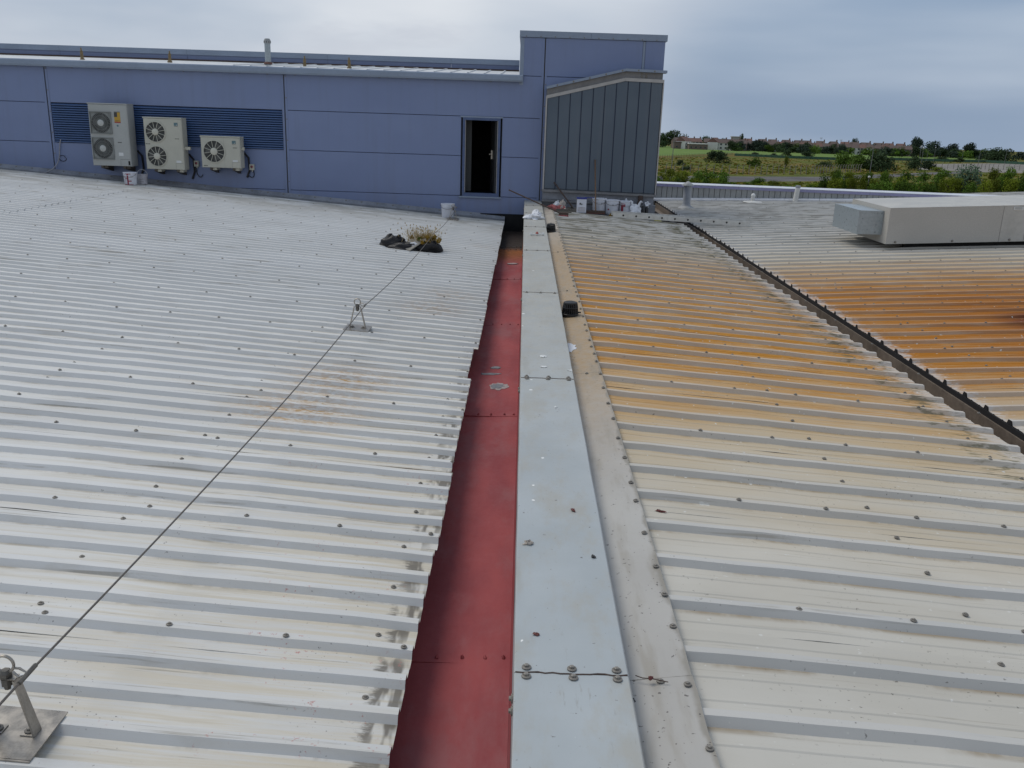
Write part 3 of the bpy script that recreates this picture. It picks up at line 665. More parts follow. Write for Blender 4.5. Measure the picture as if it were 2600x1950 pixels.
# door: dark frame, inward opened leaf, dark room behind
fr = .05
dr = MB().box((doorL, YF-.03, doorB), (doorL+fr, YF+.06, doorT)).box((doorR-fr, YF-.03, doorB), (doorR, YF+.06, doorT)).box((doorL+fr, YF-.03, doorT-fr), (doorR-fr, YF+.06, doorT)).box((doorL+fr, YF-.03, doorB), (doorR-fr, YF+.06, doorB+.07)).build('door_frame', ['dark_blue_frame'], bl)
for x0, x1 in ((doorL+fr+.001, doorL+fr+.013), (doorR-fr-.013, doorR-fr-.001)): MB().box((x0, YF-.012, doorB+.072), (x1, YF+.03, doorT-fr-.002)).build('door_stop', ['pale_trim'], dr)
MB().box((doorL-.05, YF-.022, doorT+.001), (doorR+.05, YF+.01, doorT+.028)).build('door_head_trim', ['blue_grey_trim'], dr)
MB().box((doorL-.06, YF-.05, doorB-.03), (doorR+.05, YF+.01, doorB-.001)).build('door_sill', ['blue_grey_trim'], dr)
hx, hy = doorR-fr-.016, YF+.07; an = math.radians(100); lw = .66
e = np.array([math.cos(an), math.sin(an)])*lw; nn = np.array([-e[1], e[0]])/lw*.04
leaf = MB().prism([(hx, hy, doorB+.08), (hx+e[0], hy+e[1], doorB+.08), (hx+e[0]+nn[0], hy+e[1]+nn[1], doorB+.08), (hx+nn[0], hy+nn[1], doorB+.08)], (0, 0, doorT-doorB-fr-.09)).build('door_leaf', ['door_dark'], bl)
hp = np.array([hx, hy])+e*.50+nn*1.0
MB().box((hp[0]-.035, hp[1]-.01, .80), (hp[0]-.005, hp[1]+.012, .98)).tube([(hp[0]-.02, hp[1], .90), (hp[0]-.06, hp[1]-.005, .90), (hp[0]-.062, hp[1]-.1, .90)], .011, 6).build('door_handle', ['stainless'], leaf)
MB().box((doorL+fr+.002, YF+.30, doorB+.08), (doorL+fr+.12, YF+.33, doorT-.02)).build('inner_panel', ['door_grey'], bl)
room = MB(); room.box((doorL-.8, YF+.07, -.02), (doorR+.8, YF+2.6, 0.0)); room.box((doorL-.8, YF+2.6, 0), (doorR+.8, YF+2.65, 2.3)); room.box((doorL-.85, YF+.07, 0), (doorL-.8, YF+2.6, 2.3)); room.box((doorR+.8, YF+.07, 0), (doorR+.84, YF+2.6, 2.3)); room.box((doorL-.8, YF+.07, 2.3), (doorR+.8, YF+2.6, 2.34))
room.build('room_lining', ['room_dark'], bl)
# ------------------------------------------------------------------ slate clad enclosure in front of the tower
YD = 18.80
en = thing('clad_enclosure', (1.5, YD, -.3), 'slate grey vertical clad enclosure with sloping top in front of blue tower', 'enclosure')
def topz(x): return 2.10+.245*(x-.41) if x < 1.955 else 2.478-.018*(x-1.955)
xs = np.linspace(.415, 2.705, 11)
for i in range(10):
    a, b = xs[i]+.008, xs[i+1]-.008; za_, zb_ = topz(a)-.045, topz(b)-.045; z0 = .285-.017*(a-.4)
    MB().add([(a, YD+.03, z0), (b, YD+.03, z0), (b, YD+.03, zb_), (a, YD+.03, za_), (a, YD, z0), (b, YD, z0), (b, YD, zb_), (a, YD, za_)],
             [(0, 1, 2, 3), (4, 7, 6, 5), (0, 4, 5, 1), (1, 5, 6, 2), (2, 6, 7, 3), (3, 7, 4, 0)]).build('cladding_panel', ['slate_cladding'], en)
    if i: MB().box((xs[i]-.009, YD-.004, .28-.017*(xs[i]-.4)), (xs[i]+.009, YD+.02, topz(xs[i])-.05)).build('standing_seam', ['louvre_back'], en)
MB().prism([(.41, YD+.031, .26), (2.71, YD+.031, .22), (2.71, YD+.031, topz(2.71)-.03), (1.955, YD+.031, 2.44), (.41, YD+.031, 2.07)], (0, .22, 0)).build('enclosure_body', ['slate_cladding'], en)
def strip(z0f, z1f, y0, y1, mat, name, xa=.40, xk=1.955, xb=2.73):
    for a, b in ((xa, xk-.001), (xk+.001, xb)):
        MB().hexa([(a, y0, z0f(a)), (b, y0, z0f(b)), (b, y1, z0f(b)), (a, y1, z0f(a))], [(a, y0, z1f(a)), (b, y0, z1f(b)), (b, y1, z1f(b)), (a, y1, z1f(a))]).build(name, [mat], en)
strip(lambda x: topz(x)-.05, lambda x: topz(x)+.012, YD-.02, YD+.22, 'pale_trim', 'top_trim')
strip(lambda x: topz(x)+.014, lambda x: topz(x)+.135, YD+.03, YD+.20, 'channel_steel', 'channel_web', .395, 1.955, 2.70)
strip(lambda x: topz(x)+.136, lambda x: topz(x)+.185, YD-.06, YD+.23, 'blue_grey_trim', 'top_flashing', .39, 1.955, 2.77)
MB().box((.385, YD-.015, .26), (.412, YD+.25, 2.10)).build('edge_trim', ['pale_trim'], en)
MB().hexa([(2.711, YD-.015, .22), (2.733, YD-.015, .22), (2.733, YD+.25, .22), (2.711, YD+.25, .22)], [(2.711, YD-.015, 2.41), (2.733, YD-.015, 2.41), (2.733, YD+.25, 2.41), (2.711, YD+.25, 2.41)]).build('edge_trim', ['pale_trim'], en)
for x in (2.28, 2.37):
    for dz in (.05, .10): place(bolt, 'bolt', en, (x, YD+.03, topz(x)+dz), (math.pi/2, 0, 0), (1.5, 1.5, 1.5))
for x in np.arange(.6, 2.7, .32): place(screw, 'screw', en, (x, YD-.06, topz(x)+.16), (math.pi/2, 0, 0), (1.3, 1.3, 1.3))
MB().hexa([(.38, YD-.04, .215), (2.74, YD-.04, .18), (2.74, YD+.1, .18), (.38, YD+.1, .215)], [(.38, YD-.04, .262), (2.74, YD-.04, .222), (2.74, YD+.1, .222), (.38, YD+.1, .262)]).build('bottom_rail', ['channel_steel'], en)
MB().hexa([(.39, YD+.02, -.10), (2.70, YD+.02, -.14), (2.70, YD+.15, -.14), (.39, YD+.15, -.10)], [(.39, YD+.02, .216), (2.70, YD+.02, .18), (2.70, YD+.15, .18), (.39, YD+.15, .216)]).build('plinth_sheet', ['plinth'], en)
MB().hexa([(.38, YD-.10, .02), (2.62, YD-.10, -.02), (2.62, YD+.02, -.02), (.38, YD+.02, .02)], [(.38, YD-.10, .045), (2.62, YD-.10, .005), (2.62, YD+.02, .03), (.38, YD+.02, .07)]).build('ledge', ['channel_steel'], en)
MB().hexa([(.60, YD-.07, -.2), (2.70, YD-.07, -.3), (2.70, YD+.02, -.3), (.60, YD+.02, -.2)], [(.60, YD-.07, .0), (2.70, YD-.07, -.03), (2.70, YD+.02, -.03), (.60, YD+.02, .0)]).build('kerb_sheet', ['plinth'], en)
MB().box((2.50, YD-.18, -.30), (2.715, YD-.08, .02)).build('end_box', ['plinth'], en)
MB().tube([(2.42, YD-.03, .20), (2.42, YD-.03, .08), (2.38, YD-.05, .0)], .05, 8).build('stub_pipe', ['wood_dark'], en, True)
# ------------------------------------------------------------------ air conditioners
def ac_unit(px, cat_label, mat, hubmat, fans, square, yfront, depth):
    """px: top-left, bottom-right of the front face in photo pixels, on the plane y = yfront"""
    a = on_y(*px[0], yfront); b = on_y(*px[1], yfront); x0, x1, z0, z1 = a[0], b[0], b[2], a[2]; y0, y1 = yfront, yfront+depth
    t = thing('air_conditioner', ((x0+x1)/2, y1, z0), cat_label, 'air conditioner')
    w, h = x1-x0, z1-z0; bv = .018
    case = MB().add([(x0, y1, z0), (x1, y1, z0), (x1, y1, z1), (x0, y1, z1), (x0, y0+bv, z0), (x1, y0+bv, z0), (x1, y0+bv, z1), (x0, y0+bv, z1), (x0+bv, y0, z0+bv*.4), (x1-bv, y0, z0+bv*.4), (x1-bv, y0, z1-bv*.4), (x0+bv, y0, z1-bv*.4)],
        [(0, 1, 2, 3), (8, 11, 10, 9), (0, 4, 5, 1), (1, 5, 6, 2), (2, 6, 7, 3), (3, 7, 4, 0), (4, 8, 9, 5), (5, 9, 10, 6), (6, 10, 11, 7), (7, 11, 8, 4)]).build('case', [mat], t)
    MB().box((x0-.006, y0-.006, z1+.001), (x1+.006, y1, z1+.022)).build('top_cover', [mat], t)
    for fxr, fzr, rr in fans:
        cx, cz, r = x0+fxr*w, z0+fzr*h, rr*w
        if square:
            q = r*1.13; g = MB()
            for s0, s1, c0, c1 in ((-q, q, q*.93, q), (-q, q, -q, -q*.93), (-q, -q*.93, -q*.93, q*.93), (q*.93, q, -q*.93, q*.93)): g.box((cx+s0, y0-.022, cz+c0), (cx+s1, y0-.001, cz+c1))
            f = g.build('fan_guard', ['grille_grey'], t)
            n = 40; ring = [(cx+q*.93*math.copysign(min(1, abs(math.cos(2*math.pi*k/n))*1.42), math.cos(2*math.pi*k/n)), y0-.004, cz+q*.93*math.copysign(min(1, abs(math.sin(2*math.pi*k/n))*1.42), math.sin(2*math.pi*k/n))) for k in range(n)]
            circ = [(cx+r*math.cos(2*math.pi*k/n), y0-.012, cz+r*math.sin(2*math.pi*k/n)) for k in range(n)]
            MB().add(ring+circ, [(k, (k+1) % n, n+(k+1) % n, n+k) for k in range(n)]).build('guard_plate', ['grille_grey'], f)
        else:
            f = MB().lathe([(r*1.09, 0), (r*1.09, .014), (r*1.0, .018), (r*.985, .004)], c=(cx, y0, cz), n=36, axis='y', caps=False).build('fan_ring', [mat], t, True)
        MB().lathe([(r*.99, .0025), (r*.2, .0045)], c=(cx, y0, cz), n=36, axis='y').build('fan_opening', ['fan_dark'], f, True)
        nb = 34 if square else 12; sp = MB(); off = random.uniform(0, .2)
        for k in range(nb):
            a0 = 2*math.pi*k/nb+off; pts = []
            for s_ in np.linspace(.22, .98, 6): pts.append((cx+r*s_*math.cos(a0+(.55*s_ if square else 0)), y0-.014, cz+r*s_*math.sin(a0+(.55*s_ if square else 0))))
            sp.tube(pts, .0042 if square else .0058, 4)
        sp.build('guard_spokes', ['grille_grey' if square else mat], f)
        if square:
            for rr2 in (.45, .72): MB().tube([(cx+r*rr2*math.cos(2*math.pi*k/30), y0-.012, cz+r*rr2*math.sin(2*math.pi*k/30)) for k in range(31)], .0035, 4).build('guard_hoop', ['grille_grey'], f)
        for k in range(3):                                       # blades behind the guard
            a0 = 2*math.pi*k/3+.4; MB().prism([(cx+r*.2*math.cos(a0), y0-.005, cz+r*.2*math.sin(a0)), (cx+r*.9*math.cos(a0+.1), y0-.005, cz+r*.9*math.sin(a0+.1)), (cx+r*.9*math.cos(a0+.95), y0-.005, cz+r*.9*math.sin(a0+.95)), (cx+r*.2*math.cos(a0+1.2), y0-.005, cz+r*.2*math.sin(a0+1.2))], (0, -.002, 0)).build('fan_blade', ['fan_blade'], f)
        MB().lathe([(r*.335, .006), (r*.335, .022), (r*.28, .030), (r*.05, .033)], c=(cx, y0, cz), n=24, axis='y').build('fan_hub', [hubmat], f, True)
    for xx in (x0+.22*w, x0+.80*w):
        MB().prism([(xx-.02, y0+.02, z0-.001), (xx-.02, YF-.001, z0-.001), (xx-.02, YF-.001, z0-.13), (xx-.02, y0+.02, z0-.045)], (.05, 0, 0)).build('wall_bracket', ['bracket'], t)
        MB().box((xx+.03, y0+.05, z0-.05), (xx+.11, y0+.25, z0-.002)).build('rubber_mount', ['bracket' if mat == 'unit_grey' else mat], t)
    MB().tube([(x1-.04, YF-.03, z0+.30), (x1+.05, YF-.04, z0+.20), (x1+.06, YF-.035, z0-.05), (x1+.0, YF-.03, z0-.2)], .022, 6).build('refrigerant_pipe', ['cable_black'], t, True)
    def st(u0, u1, v0, v1, m, nm='sticker', lift=.0025):
        return MB().box((x0+u0*w, y0-lift, z0+v0*h), (x0+u1*w, y0-.0002, z0+v1*h)).build(nm, [m], t)
    return t, st, (x0, x1, z0, z1)
t, st, g = ac_unit(((221, 263), (334, 423)), 'tall grey twin-fan air conditioner with yellow sticker', 'unit_grey', 'hub_grey', ((.31, .70, .245), (.31, .285, .245)), True, 18.62, .33)
s0 = st(.665, .82, .705, .875, 'sticker_yellow'); st(.665, .745, .80, .875, 'print_dark', 'sticker_corner', .0035); st(.665, .82, .705, .726, 'sticker_red', 'sticker_band', .0035); st(.69, .80, .737, .744, 'print_dark', 'print_line', .0035)
st(.665, .82, .878, .886, 'print_dark', 'print_line'); MB().lathe([(.019, .0), (.019, .004)], c=(g[0]+.735*(g[1]-g[0]), 18.62, g[2]+.66*(g[3]-g[2])), n=14, axis='y').build('round_badge', ['sticker_teal'], t)
for k in range(3): st(.70+.035*k, .727+.035*k, .385, .398, 'print_dark', 'print_line')
st(.70, .82, .17, .225, 'sticker_white'); st(.73, .985, .112, .118, 'grille_grey', 'cover_edge'); st(.73, .736, .0, .112, 'grille_grey', 'cover_edge'); st(.93, .975, .02, .09, 'matt_black', 'cable_slot')
t, st, g = ac_unit(((362, 299), (469, 432)), 'cream twin-fan air conditioner between tall grey unit and small unit', 'unit_cream', 'hub_cream', ((.305, .735, .25), (.305, .26, .25)), False, 18.66, .27)
st(.80, .90, .865, .925, 'sticker_teal'); st(.86, .88, .875, .885, 'sticker_white', 'print_line', .0035); st(.80, .90, .85, .856, 'print_dark', 'print_line')
for k in range(3): st(.80+.04*k, .83+.04*k, .605, .618, 'print_dark', 'print_line'); st(.03+.04*k, .06+.04*k, .49, .504, 'print_dark', 'print_line')
st(.80, .93, .14, .185, 'sticker_white'); st(.78, .98, .127, .131, 'grille_grey', 'cover_edge'); st(.78, .785, .02, .127, 'grille_grey', 'cover_edge')
MB().box((g[1]+.002, 18.75, g[2]+.40), (g[1]+.11, 18.81, g[2]+.46)).build('valve_cover', ['unit_cream'], t)
t, st, g = ac_unit(((508, 347), (612, 428)), 'small cream single-fan air conditioner nearest the door', 'unit_cream', 'hub_cream', ((.335, .535, .265),), False, 18.68, .26)
st(.80, .90, .80, .90, 'sticker_teal'); st(.86, .88, .82, .835, 'sticker_white', 'print_line', .0035); st(.80, .90, .775, .783, 'print_dark', 'print_line'); MB().box((g[0]+.59*(g[1]-g[0]), 18.678, g[2]+.01), (g[0]+.592*(g[1]-g[0]), 18.681, g[3]-.01)).build('panel_seam', ['grille_grey'], t)
for k in range(3): st(.82+.035*k, .85+.035*k, .66, .68, 'print_dark', 'print_line'); st(.05+.035*k, .075+.035*k, .05, .075, 'print_dark', 'print_line')
st(.80, .93, .21, .27, 'sticker_white'); st(.78, .98, .195, .201, 'grille_grey', 'cover_edge'); st(.78, .785, .02, .195, 'grille_grey', 'cover_edge')
MB().box((g[1]+.002, 18.78, g[2]+.36), (g[1]+.05, 18.84, g[2]+.42)).build('valve_cover', ['unit_cream'], t)
def isolator(a, b, lab, pts):
    p = on_y(*a, YF-.07); q = on_y(*b, YF-.07); t = thing('isolator_switch', ((p[0]+q[0])/2, YF, q[2]), lab, 'switch')
    MB().box((p[0], YF-.07, q[2]), (q[0], YF-.001, p[2])).build('housing', ['unit_cream'], t)
    c = ((p[0]+q[0])/2, YF-.07, q[2]+(p[2]-q[2])*.58); k = MB().lathe([(.026, 0), (.026, .012), (.02, .016)], c=c, n=14, axis='y').build('knob', ['paint_red'], t, True)
    MB().box((c[0]-.006, c[1]-.026, c[2]-.022), (c[0]+.006, c[1]-.014, c[2]+.022)).build('lever', ['print_dark'], k)
    MB().tube([(c[0], YF-.03, q[2]), (c[0], YF-.03, q[2]-.035)], .014, 8).build('gland', ['unit_cream'], t)
    w = [on_y(u, v, YF-.025) for u, v in pts]; MB().tube(bezier(w[0], w[1], w[2], w[3]), .008, 6).build('cable', ['cable_black'], t, True)
isolator((492, 408), (504, 423), 'isolator switch between the two cream air conditioners', ((498, 424), (500, 452), (512, 455), (515, 443)))
isolator((633, 417), (645, 432), 'isolator switch right of the small cream air conditioner', ((643, 433), (650, 450), (640, 455), (633, 446)))
t = thing('loose_cable', on_y(152, 356, YF-.02), 'loose grey cable hanging below left end of louvre', 'cable')
a = [on_y(u, v, YF-.03) for u, v in ((154, 354), (150, 372), (152, 390), (150, 402))]; b = [on_y(150, 402, YF-.03), on_y(146, 422, YF-.06), on_y(130, 437, YF-.2), on_l(104, 440)]
MB().tube(bezier(*a)+bezier(*b)[1:], .011, 6).build('cable_run', ['cable_grey'], t, True)
lp = on_y(158, 402, YF-.04); MB().tube([(lp[0]+.07*math.cos(k*.35), YF-.04+.002*k, lp[2]+.06*math.sin(k*.35)) for k in range(19)], .006, 5).build('cable_coil', ['cable_black'], t, True)
# ------------------------------------------------------------------ buckets
def bucket(base, r, h, lab, mat='bucket_white', inside='bucket_dirty', group=None, handle='down', extras=()):
    x, y, z = base; t = thing('bucket', base, lab, 'bucket', group)
    MB().lathe([(r*.86, 0), (r*.88, .006), (r*.985, h*.93), (r*1.05, h*.935), (r*1.05, h), (r*.97, h), (r*.95, h*.9), (r*.82, .02), (.001, .02)], c=base, n=26).build('body', [mat], t, True)
    MB().lathe([(r*1.03, h*.76), (r*1.045, h*.765), (r*1.045, h*.79), (r*1.0, h*.795)], c=base, n=26, caps=False).build('rim_ring', [mat], t, True)
    MB().lathe([(r*.93, h*.70), (.001, h*.70)], c=base, n=20, caps=False).build('contents', [inside], t)
    if handle == 'down': pts = [(x+r*1.06*math.cos(a), y-r*.35-r*.95*math.sin(a)*.75, z+h*.93-.30*h*math.sin(a)) for a in np.linspace(0, math.pi, 13)]
    else: pts = [(x+r*1.06*math.cos(a), y-.02*math.sin(a), z+h*.95+r*1.05*math.sin(a)) for a in np.linspace(0, math.pi, 13)]
    MB().tube(pts, .0035, 5).build('handle', ['steel_dark' if handle == 'down' else 'pipe_white'], t)
    for nm, m, a0, a1, v0, v1 in extras:
        n = 7; vs = []
        for k in range(n):
            a = math.radians(a0+(a1-a0)*k/(n-1))
            for v in (v0, v1): rr = r*(.88+.105*v/.93)+.003; vs.append((x+rr*math.cos(a), y+rr*math.sin(a), z+v*h))
        MB().add(vs, [(2*k, 2*k+2, 2*k+3, 2*k+1) for k in range(n-1)]).build(nm, [m], t)
    return t
p = on_l(333, 469); p[2] = zl(p[0])+.002
bucket(p, .135, .245, 'white bucket splashed with red paint under the tall grey air conditioner', extras=[('paint_splash', 'paint_red', 262, 275, .02, .9), ('paint_splash', 'paint_red', 250, 295, .86, .92), ('paint_splash', 'paint_red', 275, 300, .28, .36), ('paint_splash', 'paint_red', 245, 262, .5, .55), ('paint_splash', 'paint_red', 240, 242, .05, .9), ('label_line', 'print_dark', 225, 312, .62, .635), ('label_line', 'print_dark', 225, 312, .42, .43), ('base_band', 'paint_red', 225, 315, .02, .06)])
p = on_l(361, 468); p[2] = zl(p[0])+.002; p[1] += .05
bucket(p, .10, .20, 'smaller dirty bucket with raised white handle beside the splashed bucket', 'bucket_dirty', 'moss', handle='up', extras=[('label_line', 'print_dark', 240, 300, .5, .52), ('label_line', 'print_dark', 240, 300, .3, .32)])
p = on_l(1136, 552); p[2] = zl(p[0])+.002; p[1] += .05
bucket(p, .135, .27, 'plain white bucket at the end of the lifeline below the door', extras=[])
for (u, v), lab, ex in (((1521, 541), 'white bucket behind the upright broom handle', [('label_mark', 'print_dark', 285, 291, .62, .7)]),
                        ((1554, 545), 'white bucket between broom and the red labelled bucket', [('label_mark', 'print_dark', 268, 275, .62, .7), ('label_mark', 'paint_red', 225, 240, .30, .40)]),
                        ((1588, 548), 'white bucket with crimson label beside the carrier bag', [('label_panel', 'paint_red', 222, 246, .1, .85), ('label_panel', 'paint_red', 246, 262, .62, .84), ('label_panel', 'paint_red', 248, 258, .1, .3), ('label_mark', 'print_dark', 296, 302, .6, .66)])):
    p = on_a(u, v); p[2] = za(p[0])+.002; p[1] += .10; bucket(p, .142, .285, lab, extras=ex)
# tin with blue lid
p = on_a(1476, 540); z = za(p[0])+.002; t = thing('paint_tin', (p[0], p[1], z), 'square white tin with blue lid at the left of the buckets', 'tin')
MB().box((p[0]-.092, p[1], z), (p[0]+.092, p[1]+.16, z+.262)).build('body', ['bucket_white'], t); MB().box((p[0]-.10, p[1]-.008, z+.2625), (p[0]+.10, p[1]+.168, z+.288)).build('lid', ['lid_blue'], t)
MB().box((p[0]-.045, p[1]-.002, z+.155), (p[0]-.015, p[1]-.0003, z+.19)).build('label_mark', ['print_dark'], t); MB().box((p[0]-.010, p[1]-.002, z+.15), (p[0]+.012, p[1]-.0003, z+.175)).build('label_mark', ['print_dark'], t)
MB().box((p[0]-.07, p[1]-.002, z+.02), (p[0]+.07, p[1]-.0003, z+.11)).build('label_panel', ['bucket_dirty'], t); MB().box((p[0]+.06, p[1]+.03, z+.289), (p[0]+.24, p[1]+.07, z+.300)).build('stirring_stick', ['lid_blue'], t)
# carrier bag
p = on_a(1613, 552); z = za(p[0])+.002; t = thing('carrier_bag', (p[0], p[1]+.1, z), 'white plastic carrier bag with knotted handles right of the buckets', 'bag')
MB().blob((p[0]-.02, p[1]+.1, z+.10), (.135, .10, .125), 5, .35, 18, 12, flat=z).build('bag_body', ['bag_white'], t, True)
for dx, s_ in ((-.05, -1), (.055, 1)):
    c = np.array((p[0]+dx, p[1]+.1, z+.19)); MB().tube(bezier(c, c+(s_*.03, 0, .10), c+(s_*.05, -.02, .16), c+(s_*.07, 0, .09)), [.03, .03, .028, .026, .024, .022, .02, .018, .018, .018, .018, .016, .016, .014, .012], 7).build('bag_handle', ['bag_white'], t, True)
for u, dx, h, lab in ((1632, 0, .20, 'dark bottle next to the carrier bag'), (1641, .0, .24, 'taller dark bottle with pale rag on top')):
    p = on_a(u, 551); z = za(p[0])+.002; t = thing('bottle', (p[0], p[1]+.05, z), lab, 'bottle')
    MB().lathe([(.034, 0), (.036, .01), (.036, h*.72), (.016, h*.86), (.016, h)], c=(p[0], p[1]+.05, z), n=14).build('bottle_body', ['rubber_black'], t, True)
    if h > .22: MB().blob((p[0]+.01, p[1]+.045, z+h+.01), (.05, .03, .045), 9, .5).build('rag', ['cloth_white'], t, True)
    else: MB().lathe([(.018, h), (.018, h+.02)], c=(p[0], p[1]+.05, z), n=10).build('cap', ['print_dark'], t)
def heap(name, spots, lab, cat):
    t = None
    for i, (c, r, m, sd) in enumerate(spots):
        if t is None: t = thing(name, (c[0], c[1], c[2]), lab, cat)
        MB().blob((c[0], c[1], c[2]+r[2]*.55), r, sd, .5, 18, 11, flat=c[2]).build('fold' if i else 'cloth', [m], t, True)
    return t
def atop(u, v): p = on_a(u, v); p[2] = za(p[0])-.02; return p
p = atop(1413, 534); p2 = atop(1425, 530); p3 = atop(1430, 536); p4 = atop(1404, 531)
heap('rag_pile', [(p, (.14, .09, .07), 'rag_red', 1), (p2, (.10, .08, .11), 'rag_pale', 2), (p3, (.07, .06, .06), 'rag_pale', 3), (p4, (.09, .06, .06), 'rag_red', 4), (p2+np.array([-.08, -.03, 0]), (.07, .05, .10), 'cloth_white', 6)], 'pile of red and pale rags left of the tin', 'rags')
p = on_z(1356, 556, 0.002); t = heap('cloth', [(p, (.12, .10, .05), 'cloth_white', 11), (p+np.array([.03, .06, 0]), (.085, .085, .085), 'cloth_white', 12), (p+np.array([.075, .02, 0]), (.05, .06, .05), 'cloth_white', 14), (p+np.array([-.08, -.01, 0]), (.06, .05, .04), 'cloth_white', 15)], 'crumpled white cloth lying on the capping', 'cloth')
p = atop(1563, 548); heap('rag', [(p, (.08, .05, .03), 'cloth_white', 21), (p+np.array([-.09, -.05, 0]), (.04, .04, .04), 'moss', 22)], 'small pale rag in front of the red labelled bucket', 'rag')
p = np.array(on_y(1591, 507, YD-.05)); p[2] = .045-.018*(p[0]-.38)*1; heap('paper_scrap', [(p, (.045, .035, .06), 'cloth_white', 31)], 'scrap of white paper on the ledge above the buckets', 'paper')
# blue tube on the capping
p = on_z(1353.5, 507, .002); t = thing('sealant_tube', p, 'blue tube standing upright on far end of the capping', 'tube')
MB().lathe([(.034, 0), (.036, .004), (.036, .30), (.033, .304)], c=p, n=18).build('tube_body', ['tube_blue'], t, True); MB().lathe([(.037, .285), (.037, .318), (.02, .322)], c=p, n=18).build('tube_cap', ['tube_blue'], t, True)
# small level on the capping
p = on_z(1348, 598, .003); q = on_z(1379, 598, .003); t = thing('spirit_level', (p+q)/2, 'small white level with red centre lying across the capping', 'level')
MB().tube([p+(0, 0, .014), q+(0, 0, .014)], .010, 8).build('bar', ['pipe_white'], t, True)
for c in (p, q): MB().blob((c[0], c[1], .024), (.018, .018, .022), 3, .1).build('end_cap', ['sticker_white'], t, True)
c = (p+q)/2; MB().blob((c[0], c[1]+.02, .03), (.022, .02, .026), 4, .1).build('vial', ['sticker_red'], t, True)
# brooms, shovel
def pole(t, a, b, r, mat): MB().tube([a, (np.array(a)*.5+np.array(b)*.5), b], r, 8).build('handle', [mat], t, True)
a = on_a(1424, 546); a[2] = za(a[0])+.03; b = on_y(1292, 482, 17.35)
t = thing('broom', (a[0], a[1], a[2]-.03), 'broom with dark red head leaning over the capping', 'broom'); pole(t, a, b, .013, 'wood_dark')
hd = np.array((a[0]+.05, a[1], a[2])); MB().box(hd-(.09, .05, .02), hd+(.09, .05, .02)).build('head', ['wood_dark'], t); MB().hexa([tuple(hd+o) for o in ((-.095, -.06, -.055), (.095, -.06, -.055), (.095, .06, -.055), (-.095, .06, -.055))], [tuple(hd+o) for o in ((-.088, -.048, -.021), (.088, -.048, -.021), (.088, .048, -.021), (-.088, .048, -.021))]).build('bristles', ['rag_red'], t)
a = on_a(1512, 543); a[2] = za(a[0])+.05; b = on_y(1511, 406, YD-.01); t = thing('broom', (a[0], a[1], a[2]-.05), 'broom standing upright against slate cladding among the buckets', 'broom'); pole(t, a, b, .014, 'wood')
MB().box((a[0]-.19, a[1]-.03, a[2]-.02), (a[0]+.19, a[1]+.03, a[2]+.015)).build('head', ['wood_dark'], t); MB().hexa([(a[0]-.19, a[1]-.035, a[2]-.05), (a[0]+.19, a[1]-.035, a[2]-.05), (a[0]+.19, a[1]+.035, a[2]-.05), (a[0]-.19, a[1]+.035, a[2]-.05)], [(a[0]-.18, a[1]-.025, a[2]-.021), (a[0]+.18, a[1]-.025, a[2]-.021), (a[0]+.18, a[1]+.025, a[2]-.021), (a[0]-.18, a[1]+.025, a[2]-.021)]).build('bristles', ['bristle'], t)
a = on_a(1452, 527); a[1] = 18.45; a = on_y(1452, 524, 18.45); b = on_y(1407, 463, YD-.02); t = thing('shovel', (a[0], a[1], za(a[0])), 'shovel leaning on the slate enclosure above the rags', 'shovel'); pole(t, a, b, .015, 'wood_dark')
c0 = np.array(a); MB().hexa([tuple(c0+o) for o in ((-.10, -.16, -.14), (.14, -.16, -.14), (.12, .02, -.03), (-.09, .02, -.03))], [tuple(c0+o) for o in ((-.10, -.155, -.132), (.14, -.155, -.132), (.12, .03, -.022), (-.09, .03, -.022))]).build('blade', ['steel_dark'], t)
MB().tube([c0+(.01, .02, -.03), c0], .02, 8).build('socket', ['steel_dark'], t)
p = on_a(1433, 541); z = za(p[0])+.002; t = thing('metal_offcut', (p[0], p[1], z), 'dark bent metal offcut lying beside the broom head', 'offcut')
MB().box((p[0]-.16, p[1]+.03, z), (p[0]+.14, p[1]+.09, z+.03)).build('flat_piece', ['steel_dark'], t); MB().box((p[0]-.16, p[1]+.091, z), (p[0]+.12, p[1]+.10, z+.07)).build('bent_lip', ['steel_dark'], t)
# ladder across the valley
a = on_a(1556, 553); b = on_b(1903, 577); a[2] = za(a[0])+.015; b[2] = zb(b[0])+.015
t = thing('ladder', (a+b)/2, 'aluminium ladder lying flat across the dark valley gutter', 'ladder'); d = b-a; L = np.linalg.norm(d); u = d/L
for k, off in enumerate((0, .36)):
    o = np.array((0, off, 0)); w = np.array((0, .028, 0)); zt = np.array((0, 0, .085))
    pa = np.array(a)+o; pb = np.array(b)+o
    MB().hexa([pa, pb, pb+w, pa+w], [pa+zt, pb+zt, pb+w+zt, pa+w+zt]).build('stile', ['alu'], t)
for i in range(10):
    c = a+d*(.075+.0945*i)+np.array((0, 0, .045))
    rg = MB().tube([c+(0, .028, 0), c+(0, .36, 0)], .015, 8).build('rung', ['alu'], t, True)
    MB().lathe([(.019, -.001), (.019, .003)], c=c, n=12, axis='y').build('rung_plug', ['rubber_black'], rg)
